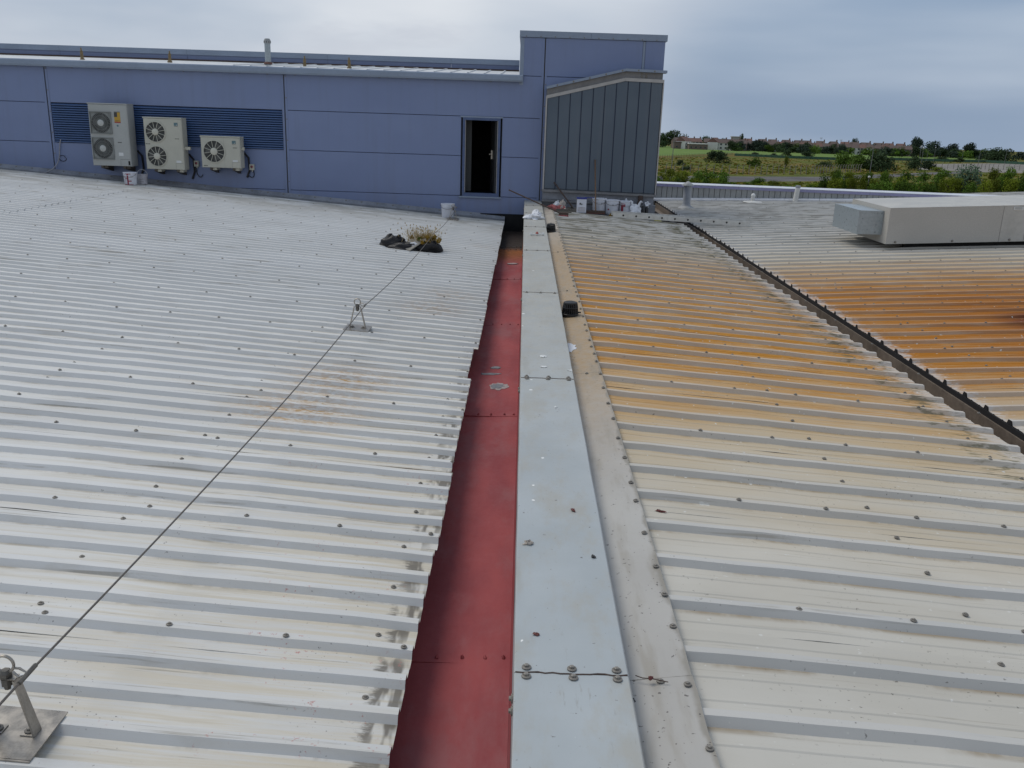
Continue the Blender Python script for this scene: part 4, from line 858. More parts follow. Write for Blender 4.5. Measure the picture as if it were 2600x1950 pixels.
# ------------------------------------------------------------------ drain domes
def dome(u, v, lab):
    p = on_a(u, v); z = -.086; t = thing('drain_guard', (p[0], p[1]+.07, z), lab, 'drain guard'); c = (p[0], p[1]+.07, z)
    MB().lathe([(.076, 0), (.08, .006), (.078, .03), (.073, .034)], c=c, n=24).build('base_ring', ['rubber_black'], t, True)
    for k in range(22):
        a0 = 2*math.pi*k/22; q = lambda r, h: (c[0]+r*math.cos(a0), c[1]+r*math.sin(a0), z+h)
        MB().tube([q(.071, .032), q(.066, .09), q(.059, .128)], .0055, 4).build('bar', ['rubber_black'], t)
    MB().lathe([(.069, .082), (.071, .086), (.069, .091), (.066, .087), (.069, .082)], c=c, n=24, caps=False).build('hoop', ['rubber_black'], t)
    MB().lathe([(.063, .124), (.062, .134), (.04, .141), (.001, .142)], c=c, n=24).build('top_disc', ['rubber_black'], t, True)
    MB().lathe([(.045, .0), (.045, .10), (.001, .10)], c=c, n=16).build('inner_sleeve', ['matt_black'], t)
    MB().box((c[0]+.075, c[1]-.008, z+.035), (c[0]+.10, c[1]+.008, z+.047)).build('clip', ['rubber_black'], t)
dome(1448, 802, 'nearer black plastic drain guard on the apron flashing'); dome(1399, 588, 'farther black plastic drain guard near the buckets')
# ------------------------------------------------------------------ lifeline
def stanchion(x, y, lab, far=False):
    z = zl(x)+.002; t = thing('lifeline_post', (x, y, z), lab, 'lifeline post', 'lifeline posts on the left roof')
    s = LS
    def Q(dx, dy, dz): return (x+dx, y+dy, z+dz+s*dx)
    MB().hexa([Q(-.118, -.13, .001), Q(.118, -.13, .001), Q(.118, .11, .001), Q(-.118, .11, .001)], [Q(-.118, -.13, .005), Q(.118, -.13, .005), Q(.118, .11, .005), Q(-.118, .11, .005)]).build('base_plate', ['stainless'], t)
    MB().hexa([Q(-.118, -.137, -.03), Q(.118, -.137, -.03), Q(.118, -.131, -.03), Q(-.118, -.131, -.03)], [Q(-.118, -.137, .004), Q(.118, -.137, .004), Q(.118, -.131, .004), Q(-.118, -.131, .004)]).build('plate_lip', ['stainless'], t)
    for k in range(5): place(screw, 'rivet', t, Q(-.09+.045*k, -.138, -.014), (math.pi/2, 0, 0), (1.0, 1, 1))
    for sx in (-1, 1):
        MB().hexa([Q(sx*.075-.0035, -.028, .006), Q(sx*.075+.0035, -.028, .006), Q(sx*.075+.0035, .016, .006), Q(sx*.075-.0035, .016, .006)], [Q(sx*.030-.0035, -.022, .205), Q(sx*.030+.0035, -.022, .205), Q(sx*.030+.0035, .012, .205), Q(sx*.030-.0035, .012, .205)]).build('leg', ['stainless'], t)
        MB().hexa([Q(sx*.075, -.028, .0055), Q(sx*.030, -.028, .0055), Q(sx*.030, .016, .0055), Q(sx*.075, .016, .0055)] if sx < 0 else [Q(.030, -.028, .0055), Q(.075, -.028, .0055), Q(.075, .016, .0055), Q(.030, .016, .0055)], [Q(sx*.075, -.028, .0095), Q(sx*.030, -.028, .0095), Q(sx*.030, .016, .0095), Q(sx*.075, .016, .0095)] if sx < 0 else [Q(.030, -.028, .0095), Q(.075, -.028, .0095), Q(.075, .016, .0095), Q(.030, .016, .0095)]).build('foot', ['stainless'], t)
        place(bolt, 'bolt', t, Q(sx*.05, -.006, .010))
    MB().box(Q(-.036, -.022, .2055), Q(.036, .012, .212)).build('head_plate', ['stainless'], t)
    MB().lathe([(.018, .180), (.018, .2045), (.010, .165)], c=(x, y-.005, z), n=6).lathe([(.02, .2125), (.02, .225), (.013, .235)], c=(x, y-.005, z), n=6).build('nut', ['steel_dark'], t)
    MB().tube([(x+.030*math.cos(k*.33), y-.005, z+.255+.030*math.sin(k*.33)) for k in range(20)], .0052, 6).build('eye_ring', ['stainless'], t, True)
    MB().tube([(x+.028, y-.005, z+.242), (x+.05, y-.01, z+.245), (x+.078, y-.012, z+.228), (x+.05, y-.02, z+.22), (x+.028, y-.012, z+.232)], .0045, 6).build('shackle', ['stainless'], t, True)
    return np.array((x+.074, y-.012, z+.226))
SP = [(-1.60, 2.44), (-1.545, 8.32), (-1.447, 13.9), (-1.41, 18.22)]
ends = []
for (x, y), lab in zip(SP, ('nearest steel lifeline post at the bottom left corner', 'steel lifeline post standing alone in the middle of the left roof', 'steel lifeline post beside the black rubbish bags', 'farthest lifeline post in front of the plain white bucket')): ends.append(stanchion(x, y, lab))
t = thing('lifeline_cable', ends[1], 'thin steel lifeline cable stretched along the left roof', 'cable')
pts = [ends[0]+np.array((-.02, -2.6, .0))]
for a, b in zip(ends[:-1], ends[1:]):
    for k in range(12): q = k/12; pts.append(a+(b-a)*q-np.array((0, 0, .05*4*q*(1-q))))
pts.append(ends[-1]); 
MB().tube(pts, .0042, 6).build('wire_rope', ['steel_rope'], t, True)
for e in ends: MB().tube([e-(0, .05, 0), e+(0, .05, 0)], .008, 6).build('cable_clamp', ['steel_dark'], t)
# ------------------------------------------------------------------ rubbish on the left roof
p = on_l(1010, 628); x, y = p[0], p[1]; z = zl(x)-.03
def bag(dx, dy, r, sd, lab):
    c = (x+dx, y+dy, zl(x+dx)-.03+r[2]*.6); t = thing('rubbish_bag', (c[0], c[1], c[2]-r[2]*.6), lab, 'rubbish bag')
    MB().blob(c, r, sd, .20, 30, 18, flat=c[2]-r[2]*.6).build('sack', ['bag_black'], t, True)
    MB().blob((c[0]+r[0]*.5, c[1]-.05, c[2]+r[2]*.55), (r[0]*.3, r[1]*.3, r[2]*.45), sd+3, .6).build('twisted_neck', ['bag_black'], t, True)
bag(-.10, .12, (.20, .17, .115), 41, 'leftmost crumpled black rubbish bag on the pale roof'); bag(.10, -.06, (.24, .14, .075), 44, 'flattened black rubbish bag in front of the heap'); bag(.46, .0, (.21, .15, .105), 47, 'black rubbish bag beside lifeline post under dry weeds')
t = thing('board', (x+.24, y-.06, z+.1), 'broken grey board resting on the black rubbish bags', 'board')
bd = MB(); o = np.array((x+.24, y-.10, zl(x)+.07)); e1 = np.array((.13, .10, .085)); e2 = np.array((.13, -.10, -.03)); e3 = np.array((0, .004, .014))
bd.hexa([o-e1*.8-e2*.6, o-e1*.8+e2*.6, o+e1+e2*.6, o+e1-e2*.6], [o-e1*.8-e2*.6+e3, o-e1*.8+e2*.6+e3, o+e1+e2*.6+e3, o+e1-e2*.6+e3]).build('plank', ['board_grey'], t)
for c, r, m, lab, sd in (((.32, .0, .16), (.035, .03, .03), 'rag_red', 'red scrap on top of the rubbish heap', 61), ((.26, -.12, .10), (.05, .03, .03), 'cloth_white', 'white scrap tucked in the rubbish heap', 62)):
    MB().blob((x+c[0], y+c[1], z+c[2]), r, sd, .4).build('scrap', [m], t, True)
t = thing('dry_weeds', (x+.45, y+.1, z), 'tuft of dry straw-coloured weeds growing out of the rubbish heap', 'weeds')
mo = MB()
for k in range(40): mo.blob((x+.40+random.gauss(.05, .09), y+.06+random.gauss(0, .07), z+.12+random.uniform(0, .09)), (.03, .03, .028), k, .5, 7, 5)
mo.build('moss_cushion', ['moss'], t, True)
mo = MB()
for k in range(14): mo.blob((x+.34+random.gauss(0, .05), y-.03+random.gauss(0, .04), z+.13+random.uniform(0, .06)), (.03, .03, .025), k, .5, 7, 5)
mo.build('moss_cushion', ['moss_green'], t, True)
gr = MB()
for k in range(420):
    bx, by = x+.36+random.gauss(.02, .11), y+.06+random.gauss(0, .08); h = random.uniform(.06, .27); lx, ly = random.gauss(-.02, .15), random.gauss(0, .14)
    b0 = np.array((bx, by, z+.10)); b1 = b0+(lx*.4, ly*.4, h*.6); b2 = b0+(lx, ly, h); wv = np.array((random.uniform(.0015, .003), random.uniform(-.002, .002), 0))
    gr.add([b0-wv, b0+wv, b1+wv*.7, b1-wv*.7, b2], [(0, 1, 2, 3), (3, 2, 4)])
    if random.random() < .3: gr.blob(b2, (.008, .008, .014), k, .2, 5, 4)
o = gr.build('stalks', ['dry_grass'], t); o['kind'] = 'stuff'
# ------------------------------------------------------------------ right roof: duct, vents, parapet
yd = 14.35; a = on_y(2248, 620, yd); b = on_y(2258, 529, yd); x0 = (a[0]+b[0])/2+.01; zb0 = a[2]; zt0 = b[2]; hgt = zt0-zb0
cback = on_y(2160, 510, yd+1.15)
t = thing('air_duct', (x0+2, yd+.5, zb(x0+2)), 'large beige insulated box duct lying across the right roof', 'duct')
def dz(x): return BS*(x-x0)
YD2 = yd+1.70; xe = 14.0
cuts = [x0, x0+1.78, x0+2.17, x0+4.4, x0+6.6, xe]
for i in range(5):
    xa, xb = cuts[i]+(.003 if i else 0), cuts[i+1]-.003
    MB().hexa([(xa, yd, zb0+dz(xa)), (xb, yd, zb0+dz(xb)), (xb, YD2, zb0+dz(xb)), (xa, YD2, zb0+dz(xa))], [(xa, yd, zt0+dz(xa)), (xb, yd, zt0+dz(xb)), (xb, YD2, zt0+dz(xb)), (xa, YD2, zt0+dz(xa))]).build('duct_section', ['duct_speckle' if i % 2 == 0 else 'duct_wrap'], t)
    MB().hexa([(xa, yd-.002, zt0+dz(xa)+.0005), (xb, yd-.002, zt0+dz(xb)+.0005), (xb, YD2+.002, zt0+dz(xb)+.0005), (xa, YD2+.002, zt0+dz(xa)+.0005)], [(xa, yd-.002, zt0+dz(xa)+.006), (xb, yd-.002, zt0+dz(xb)+.006), (xb, YD2+.002, zt0+dz(xb)+.006), (xa, YD2+.002, zt0+dz(xa)+.006)]).build('top_sheet', ['duct_wrap'], t)
MB().box((x0+1.93, yd-.006, zt0+dz(x0+2)-.07), (x0+2.08, yd-.001, zt0+dz(x0+2)-.02)).build('sticker', ['sticker_white'], t)
for k in range(2): MB().box((x0+1.945, yd-.008, zt0+dz(x0+2)-.055+.018*k), (x0+2.06, yd-.0055, zt0+dz(x0+2)-.048+.018*k)).build('print_line', ['grille_grey'], t)
for x in np.arange(x0+.15, 11, .9): place(bolt, 'bolt', t, (x, yd, zb0+dz(x)+.03), (math.pi/2, 0, 0), (1.3, 1.3, 1.3))
MB().hexa([(x0-.002, yd-.004, zb0), (x0+.10, yd-.004, zb0+dz(x0+.1)), (x0+.10, YD2+.004, zb0+dz(x0+.1)), (x0-.002, YD2+.004, zb0)], [(x0-.002, yd-.004, zb0+.002), (x0+.10, yd-.004, zb0+dz(x0+.1)+.002), (x0+.10, YD2+.004, zb0+dz(x0+.1)+.002), (x0-.002, YD2+.004, zb0+.002)]).build('edge_strip', ['duct_wrap'], t)
# galvanised inlet on its left end
ga = on_y(2178, 594, yd+.22); gb = on_y(2180, 534, yd+.22); gx = (ga[0]+gb[0])/2
gf0, gf1 = yd+.22, yd+1.40; gz0 = ga[2]; gz1 = gb[2]
inl = MB().hexa([(gx, gf0, gz0), (x0-.001, gf0, gz0), (x0-.001, gf1, gz0), (gx, gf1, gz0)], [(gx, gf0, gz1), (x0-.001, gf0, gz1), (x0-.001, gf1, gz1), (gx, gf1, gz1)]).build('galvanised_inlet', ['galv'], t)
for xx in (gx-.003, x0-.03): MB().box((xx, gf0-.004, gz0-.004), (xx+.02, gf1+.004, gz1+.004)).build('inlet_flange', ['galv'], inl)
MB().hexa([(x0+.35, yd+.12, zb(x0+.35)-.03), (13.5, yd+.12, zb(13.5)-.03), (13.5, yd+.2, zb(13.5)-.03), (x0+.35, yd+.2, zb(x0+.35)-.03)], [(x0+.35, yd+.12, zb0+dz(x0+.35)-.002), (13.5, yd+.12, zb0+dz(13.5)-.002), (13.5, yd+.2, zb0+dz(13.5)-.002), (x0+.35, yd+.2, zb0+dz(x0+.35)-.002)]).build('under_duct_shade', ['matt_black'], t)  # black strip added along the duct for the dark shadow beneath it
for xx in np.arange(x0+.5, 13, 1.6):
    for yy in (yd+.25, yd+1.3): MB().box((xx, yy, zb(xx)-.03), (xx+.42, yy+.10, zb0+dz(xx)+.006)).build('support_block', ['matt_black'], t)
def upright(u, vb, y=None): p = on_b(u, vb); p[2] = zb(p[0])-.01; return p
p = upright(1742, 527); t = thing('vent_pipe', p, 'grey vent pipe with conical cowl near the slate enclosure', 'vent')
top = on_y(1742, 468, p[1])[2]-p[2]
MB().lathe([(.13, 0), (.13, .02), (.10, .08), (.092, .09), (.092, top-.02)], c=p, n=22).build('pipe', ['pipe_grey'], t, True); MB().lathe([(.14, top-.03), (.13, top), (.02, top+.07), (.001, top+.075)], c=p, n=22).build('cowl', ['lead_grey'], t, True)
MB().lathe([(.20, .0), (.19, .012), (.10, .06)], c=p, n=22).build('base_flashing', ['lead_grey'], t, True)
for k in range(4): MB().box((p[0]+.085*math.cos(k*1.57+.4)-.008, p[1]+.085*math.sin(k*1.57+.4)-.008, p[2]+top-.06), (p[0]+.085*math.cos(k*1.57+.4)+.008, p[1]+.085*math.sin(k*1.57+.4)+.008, p[2]+top-.01)).build('cowl_strap', ['pipe_grey'], t)
p = upright(1911, 512); t = thing('roof_vent', p, 'small white ball-topped roof vent beside parapet', 'vent')
MB().lathe([(.24, 0), (.23, .012), (.05, .035)], c=p, n=22).build('base_flashing', ['pipe_white'], t, True); MB().lathe([(.05, .02), (.05, .12), (.045, .125)], c=p, n=16).build('stem', ['pipe_white'], t, True); MB().blob((p[0], p[1], p[2]+.16), (.055, .055, .055), 1, 0).build('ball_cap', ['sticker_white'], t, True)
p = upright(2019, 511); t = thing('vent_pipe', p, 'plain white vent pipe rising past the purple parapet coping', 'vent'); top = on_y(2022, 473, p[1])[2]-p[2]
MB().tube([p, p+(.03, 0, top*.94)], [.068, .058], 16).build('pipe', ['pipe_white'], t, True); MB().lathe([(.062, 0), (.062, .05), (.05, .055)], c=p+np.array((.03, 0, top*.9)), n=14).build('grille_cap', ['pipe_grey'], t, True)
# parapet
K1, K2 = on_b(1664, 507), on_b(2140, 509.5); C1, C2, C3 = on_y(1665, 464.6, K1[1]), on_y(2140, 484, K2[1]), None
kd = (K2-K1)/(K2[0]-K1[0])
def kp(x): return K1+kd*(x-K1[0])
zc1 = C1[2]; zc2 = C2[2]; xc3 = 11.5; 
pc = np.array(K1); 
def copez(x): return zc1+(zc2-zc1)*(x-K1[0])/(K2[0]-K1[0])
pw = thing('parapet_wall', (6, kp(6)[1], -.5), 'low grey ribbed parapet with purple coping along the right roof edge', 'parapet')
nrm = np.array((kd[1], -1, 0)); nrm /= np.linalg.norm(nrm)         # towards the camera
x = 2.6
pi = 0
while x < 14.5:
    a, b = kp(x), kp(x+.118); z0a, z0b = zb(x)-.10, zb(x+.12)-.10; z1a, z1b = copez(x)-.075, copez(x+.12)-.075
    if z1a > z0a+.02:
        o = nrm*.012
        MB().hexa([(a[0]+o[0], a[1]+o[1], z0a), (b[0]+o[0], b[1]+o[1], z0b), (b[0], b[1]+.06, z0b), (a[0], a[1]+.06, z0a)], [(a[0]+o[0], a[1]+o[1], z1a), (b[0]+o[0], b[1]+o[1], z1b), (b[0], b[1]+.06, z1b), (a[0], a[1]+.06, z1a)]).build('cladding_panel', ['parapet_grey'], pw)
        c = kp(x+.13); MB().hexa([(b[0]-.001, b[1]+.012, z0b), (c[0]+.001, c[1]+.012, z0b), (c[0]+.001, c[1]+.055, z0b), (b[0]-.001, b[1]+.055, z0b)], [(b[0]-.001, b[1]+.012, z1b), (c[0]+.001, c[1]+.012, z1b), (c[0]+.001, c[1]+.055, z1b), (b[0]-.001, b[1]+.055, z1b)]).build('panel_joint', ['print_dark'], pw)
    x += .13
cx_ = [2.55, 5.5, 8.5, 11.5, 15.]
for i in range(4):
    A, B = kp(cx_[i]+.002), kp(cx_[i+1]-.002); za1, zb1 = copez(cx_[i]), copez(cx_[i+1])
    def cq(P, z, o): q = P+nrm*o; return (q[0], q[1], z)
    MB().hexa([cq(A, za1-.078, .04), cq(B, zb1-.078, .04), cq(B, zb1-.078, .012), cq(A, za1-.078, .012)], [cq(A, za1-.012, .04), cq(B, zb1-.012, .04), cq(B, zb1-.012, .012), cq(A, za1-.012, .012)]).build('coping_face', ['purple_coping'], pw)
    MB().hexa([cq(A, za1-.011, .045), cq(B, zb1-.011, .045), cq(B, zb1-.011, -.35), cq(A, za1-.011, -.35)], [cq(A, za1, .045), cq(B, zb1, .045), cq(B, zb1+.02, -.35), cq(A, za1+.02, -.35)]).build('coping_top', ['coping_white'], pw)
for i in range(14):
    xa = 2.6+i*.8; A, B = kp(xa+.003), kp(xa+.797)
    MB().hexa([cq(A, zb(A[0])-.02, .11), cq(B, zb(B[0])-.02, .11), cq(B, zb(B[0])-.02, .02), cq(A, zb(A[0])-.02, .02)], [cq(A, zb(A[0])+.018, .11), cq(B, zb(B[0])+.018, .11), cq(B, zb(B[0])+.055, .02), cq(A, zb(A[0])+.055, .02)]).build('kerb_flashing', ['coping_white'], pw)
p = on_y(2044, 481, 25.5); t = thing('roof_vent', (p[0], p[1], p[2]-.5), 'white disc vent just showing above the parapet coping', 'vent')
MB().lathe([(.04, -.5), (.04, .0), (.09, .01), (.10, .03), (.05, .05), (.001, .052)], c=p, n=18).build('disc_head', ['pipe_white'], t, True)
# flue and posts on the upper roof
p = on_y(681, 161, YF+.9); t = thing('flue', p, 'silver flue with slotted cap rising from the upper roof', 'flue'); top = on_y(680, 98, YF+.9)[2]-p[2]
MB().lathe([(.062, -.1), (.062, top-.09), (.058, top-.09)], c=p, n=18).build('pipe', ['galv'], t, True); MB().lathe([(.072, top-.095), (.072, top-.04), (.05, top), (.02, top)], c=p, n=18).build('cap', ['lead_grey'], t, True)
for k in range(8): MB().box((p[0]+.07*math.cos(k*.785)-.006, p[1]+.07*math.sin(k*.785)-.006, p[2]+top-.085), (p[0]+.07*math.cos(k*.785)+.006, p[1]+.07*math.sin(k*.785)+.006, p[2]+top-.05)).build('cap_slot', ['print_dark'], t)
MB().lathe([(.085, -.02), (.085, .02), (.063, .03)], c=p, n=18).build('collar', ['tile_red'], t, True)
for i, (u, vt, vb) in enumerate(((209, 121, 148), (431, 129, 153), (774, 142, 168), (887, 146, 169))):
    p = on_y(u, vb, YF+.6); q = on_y(u-(4 if i == 0 else 1), vt, YF+.6); t = thing('roof_post', p, ('leftmost short brown post on the upper roof, leaning', 'short brown post on the upper roof left of the flue', 'first short brown post right of the flue on upper roof', 'second short brown post right of the flue on upper roof')[i], 'post', 'posts on the upper roof')
    MB().tube([p-(0, 0, .08), p*.3+q*.7], [.036, .03], 8).build('shaft', ['ochre_post'], t, True); MB().tube([p*.3+q*.7, q], [.018, .014], 8).build('tip', ['ochre_post'], t, True); MB().lathe([(.05, -.1), (.05, -.02), (.035, .0)], c=p, n=12).build('boot', ['ochre_post'], t, True)
# ------------------------------------------------------------------ bits lying about
def bit(name, p, r, mat, lab, cat, sd, rz=0.):
    o = MB().blob((0, 0, r[2]*.5), r, sd, .55, 12, 7, flat=0.).build(name, [mat], None, True); o.location = tuple(map(float, p)); o.rotation_euler = (0, 0, rz); props(o, lab, cat)
for u, v, r, lab, sd in ((1455, 1296, (.016, .008, .004), 'dark red paint flake on the capping below its middle joint', 71), (1362, 1611, (.011, .008, .004), 'small red paint flake on the capping just above the nearest joint', 72), (1506, 1415, (.008, .008, .006), 'tiny dark speck of grit at right edge of the capping', 73)):
    bit('paint_flake', on_z(u, v, .001), r, 'flake_red' if sd < 73 else 'print_dark', lab, 'paint flake', sd, sd)
bit('paint_flake', on_z(1342, 1381, .001), (.017, .012, .009), 'rag_pale', 'pale pinkish flake near left edge of the capping', 'paint flake', 74)
for u, v, r, lab, sd in ((1379, 905, (.022, .03, .003), 'star shaped white bird dropping on the middle of the capping', 81), (1380, 931, (.022, .022, .003), 'oval white bird dropping just in front of the star shaped one', 82), (1411, 1034, (.007, .012, .003), 'small white bird dropping in front of the middle joint', 83), (1447, 941, (.012, .018, .003), 'white bird dropping by the right edge of the capping', 84)):
    bit('bird_dropping', on_z(u, v, .0005), r, 'sticker_white', lab, 'bird dropping', sd)
p = on_a(1677, 1285); bit('dead_leaf', (p[0], p[1], za(p[0])-AH+.001), (.024, .009, .005), 'flake_red', 'curled dark red leaf on the near right roof beside apron', 'leaf', 75, -.4)
p = on_a(1608, 1760); bit('grit', (1.0*p[0], p[1], za(p[0])-AH+.001), (.008, .007, .006), 'print_dark', 'crumb of black grit on near right roof beside the flashing', 'grit', 76)
p = on_z(1655, 1730, -.07); t = thing('twig', p, 'dry twig with red bud at the apron joint', 'twig')
MB().tube([p+(-.05, .02, .006), p+(-.03, .005, .008), p+(0, 0, .010), p+(.05, -.012, .008)], .0018, 5).build('stalk', ['wood_dark'], t); MB().blob(p+np.array((-.004, .0, .012)), (.008, .006, .005), 5, .4).build('bud', ['flake_red'], t, True)
# ------------------------------------------------------------------ ground and fields
def sheet_g(name, pix, mat, dz):
    pts = [on_g(u, v) for u, v in pix]; MB().add([(p[0], p[1], gz(p[1])+dz) for p in pts], [tuple(range(len(pts)))]).build(name, [mat])['kind'] = 'structure'
gm = MB(); R = 3200; gm.add([(-R, -R*.3, gz(-R*.3)), (R, -R*.3, gz(-R*.3)), (R, R, gz(R)), (-R, R, gz(R))], [(0, 1, 2, 3)]).build('ground', ['ground'])['kind'] = 'structure'
sheet_g('playing_field', ((1500, 401), (1700, 395), (1860, 389), (2000, 397), (2110, 402), (2300, 408), (2560, 412), (2560, 402), (2330, 396), (2110, 388), (1900, 379), (1700, 371.5), (1500, 364)), 'turf', .02)
sheet_g('access_road', ((1500, 458), (1850, 462), (2080, 460), (2330, 446), (2480, 438), (2480, 434), (2330, 439), (2080, 449), (1850, 448), (1500, 446)), 'tarmac', .02)
sheet_g('concrete_yard', ((2330, 430), (2480, 437), (2700, 442), (2700, 417), (2500, 415), (2350, 417)), 'yard', .024)
# ------------------------------------------------------------------ foliage
def crown_mesh(name, mat, n, leaf, seed, rx=1., rz=1., lobes=7, low=.0):
    rs = np.random.default_rng(seed); cs = []
    for i in range(lobes):
        a = rs.uniform(0, 6.28); r = rs.uniform(.1, .62); z = rs.uniform(.14+low, .80); cs.append((r*math.cos(a)*rx*(1.1-.5*z), r*math.sin(a)*rx*(1.1-.5*z), z*rz, rs.uniform(.22, .42)))
    vs = np.zeros((n*4, 3)); 
    for i in range(n):
        c = cs[rs.integers(lobes)]; d = rs.normal(size=3); d /= np.linalg.norm(d); r = c[3]*rs.uniform(.55, 1.12)
        p = np.array((c[0]+d[0]*r, c[1]+d[1]*r, max(.02, c[2]+d[2]*r*.85))); nn = d*.6+rs.normal(size=3)*.6+np.array((0, 0, .25)); nn /= np.linalg.norm(nn)
        u = np.cross(nn, rs.normal(size=3)); u /= np.linalg.norm(u)+1e-9; w = np.cross(nn, u); s = leaf*rs.uniform(.6, 1.4)
        vs[i*4:i*4+4] = [p-u*s, p+w*s*.6, p+u*s, p-w*s*.6]
    me = bpy.data.meshes.new(name); me.from_pydata([tuple(v) for v in vs], [], [(4*i, 4*i+1, 4*i+2, 4*i+3) for i in range(n)]); me.materials.append(MATS[mat]); me.update(); return me
def trunk_mesh(seed):
    rs = np.random.default_rng(seed); mb = MB(); mb.tube([(0, 0, -.02), (.01, 0, .2), (.0, .01, .45), (.02, 0, .7)], [.035, .026, .02, .01], 7)
    for k in range(6):
        a = rs.uniform(0, 6.28); z = rs.uniform(.18, .5); mb.tube([(0, 0, z), (.15*math.cos(a), .15*math.sin(a), z+.14), (.32*math.cos(a), .32*math.sin(a), z+.26)], [.014, .010, .005], 5)
    return mb.mesh('trunk', ['trunk'])
TR = [trunk_mesh(i) for i in range(3)]
CR = {}
for m, n, lf in (('leaf_mid', 1500, .05), ('leaf_dark', 1500, .055), ('leaf_yellow', 1400, .045), ('leaf_silver', 1800, .04), ('leaf_blue', 1500, .055), ('gorse', 300, .06)):
    CR[m] = [crown_mesh('crown', m, n, lf, s+hash(m) % 1 + len(m)*7, 1.0, 1.0, 9 if m != 'leaf_dark' else 11, 0 if m in ('leaf_yellow', 'leaf_mid') else .03) for s in range(3)]
def plant(name, u, v, h, wd, mat, lab, cat, group=None, seed=None, dist=None):
    """base pixel on the ground, height and crown half-width in metres"""
    p = on_g(u, v); t = thing(name, p, lab, cat, group); i = random.randrange(3)
    z = random.uniform(0, 6.28)
    c = bpy.data.objects.new('crown', CR[mat][i]); COL.objects.link(c); c.parent = t; c.scale = (wd, wd, h*1.0); c.rotation_euler = (0, 0, z)
    s = bpy.data.objects.new('trunk' if cat == 'tree' else 'stem', TR[i]); COL.objects.link(s); s.parent = t; s.scale = (h*.9, h*.9, h*.95); s.rotation_euler = (0, 0, z)
    return t
def px2m(px, u, v): p = on_g(u, v); return px/FPX*float((p-CP)@FW)
def pl(name, u, v, hp, wp, mat, lab, cat, group=None): return plant(name, u, v, px2m(hp, u, v), px2m(wp, u, v)/1.6, mat, lab, cat, group)
# scrub right behind the parapet
random.seed(11)
for i in range(74):
    u = 1668+i*13.2+random.uniform(-9, 9); vb = 484+(u-1672)*.028+random.uniform(-4, 8); hp = random.uniform(32, 50)
    if 1850 < u < 2075: hp = random.uniform(16, 30)
    if u > 2090: hp = random.uniform(40, 64)
    pl('bush', u, vb, hp, random.uniform(34, 52), random.choice(['leaf_mid', 'leaf_yellow', 'leaf_mid', 'leaf_yellow', 'leaf_mid']), 'leafy green scrub bush growing just beyond the purple parapet coping', 'bush', 'scrub beyond the parapet')
for u, vb, hp in ((2120, 462, 26), (2160, 464, 28), (2205, 466, 28), (2250, 466, 30), (2300, 466, 34), (2345, 464, 30), (2390, 464, 32), (2520, 466, 36), (2560, 468, 40), (2600, 470, 38), (1700, 452, 24), (1735, 455, 22), (1925, 470, 18), (1960, 474, 16)):
    pl('bush', u, vb, hp, random.uniform(40, 56), random.choice(['leaf_yellow', 'leaf_mid']), 'leafy green scrub bush growing just beyond the purple parapet coping', 'bush', 'scrub beyond the parapet')
pl('bush', 1800, 474, 42, 80, 'leaf_mid', 'big rounded green bush left of the road, behind the parapet', 'bush')
pl('bush', 1770, 472, 34, 50, 'leaf_mid', 'green bush adjoining the big rounded bush behind the grey cowl', 'bush')
pl('tree', 2455, 505, 86, 92, 'leaf_silver', 'tall silvery green willow-like tree behind the duct', 'tree')
pl('tree', 2425, 503, 56, 60, 'leaf_silver', 'lower silvery green tree left of the tall silvery one', 'tree')
# meadow shrubs
for u, v, hp, wp, m, lab in ((1808, 413, 26, 36, 'leaf_dark', 'rounded dark shrub in the rough meadow, left half of a pair'), (1828, 414, 26, 34, 'leaf_dark', 'rounded dark shrub in the rough meadow, right half of a pair'),
        (1727, 421, 14, 16, 'leaf_dark', 'small dark shrub beside the tall lamp post in the meadow'), (1914, 423, 22, 28, 'leaf_mid', 'lone green shrub in middle of the rough meadow'), (1746, 433, 10, 24, 'leaf_dark', 'low dark shrub at the security fence'),
        (1994, 427, 26, 12, 'leaf_yellow', 'thin yellow-green sapling by the security fence'), (1999, 399, 16, 22, 'leaf_dark', 'dark shrub against the green mesh fence'), (2050, 403, 16, 32, 'leaf_dark', 'wide dark shrub against the green mesh fence'),
        (2095, 424, 12, 30, 'leaf_dark', 'low dark scrub left of the large thicket'), (2142, 428, 40, 50, 'leaf_mid', 'rounded green thicket tree, left of the large clump'), (2180, 434, 46, 56, 'leaf_mid', 'largest rounded green tree of the thicket clump'),
        (2222, 436, 48, 56, 'leaf_dark', 'dark rounded tree on right side of the thicket clump'), (2250, 434, 32, 36, 'leaf_dark', 'low dark shrub ending the thicket clump'), (2322, 433, 32, 34, 'leaf_dark', 'dark shrub left of the concrete yard'), (2348, 432, 22, 34, 'leaf_dark', 'greyish shrub on the edge of the concrete yard'),
        (2392, 409, 10, 26, 'leaf_dark', 'low dark mound of scrub beyond the yard'), (2438, 412, 12, 18, 'leaf_dark', 'small dark scrub beyond the yard'), (2382, 437, 12, 30, 'leaf_yellow', 'yellow-green low shrub on the yard edge'), (1915, 396, 8, 18, 'leaf_dark', 'tiny dark shrub at the foot of the green mesh fence'), (1965, 398, 8, 16, 'leaf_dark', 'tiny shrub right of centre on the green mesh fence')):
    pl('bush', u, v, hp*1.1, wp*1.5, m, lab, 'bush')
pl('bush', 2219, 428, 40, 14, 'gorse', 'bright yellow flowering bush above the thicket', 'bush')
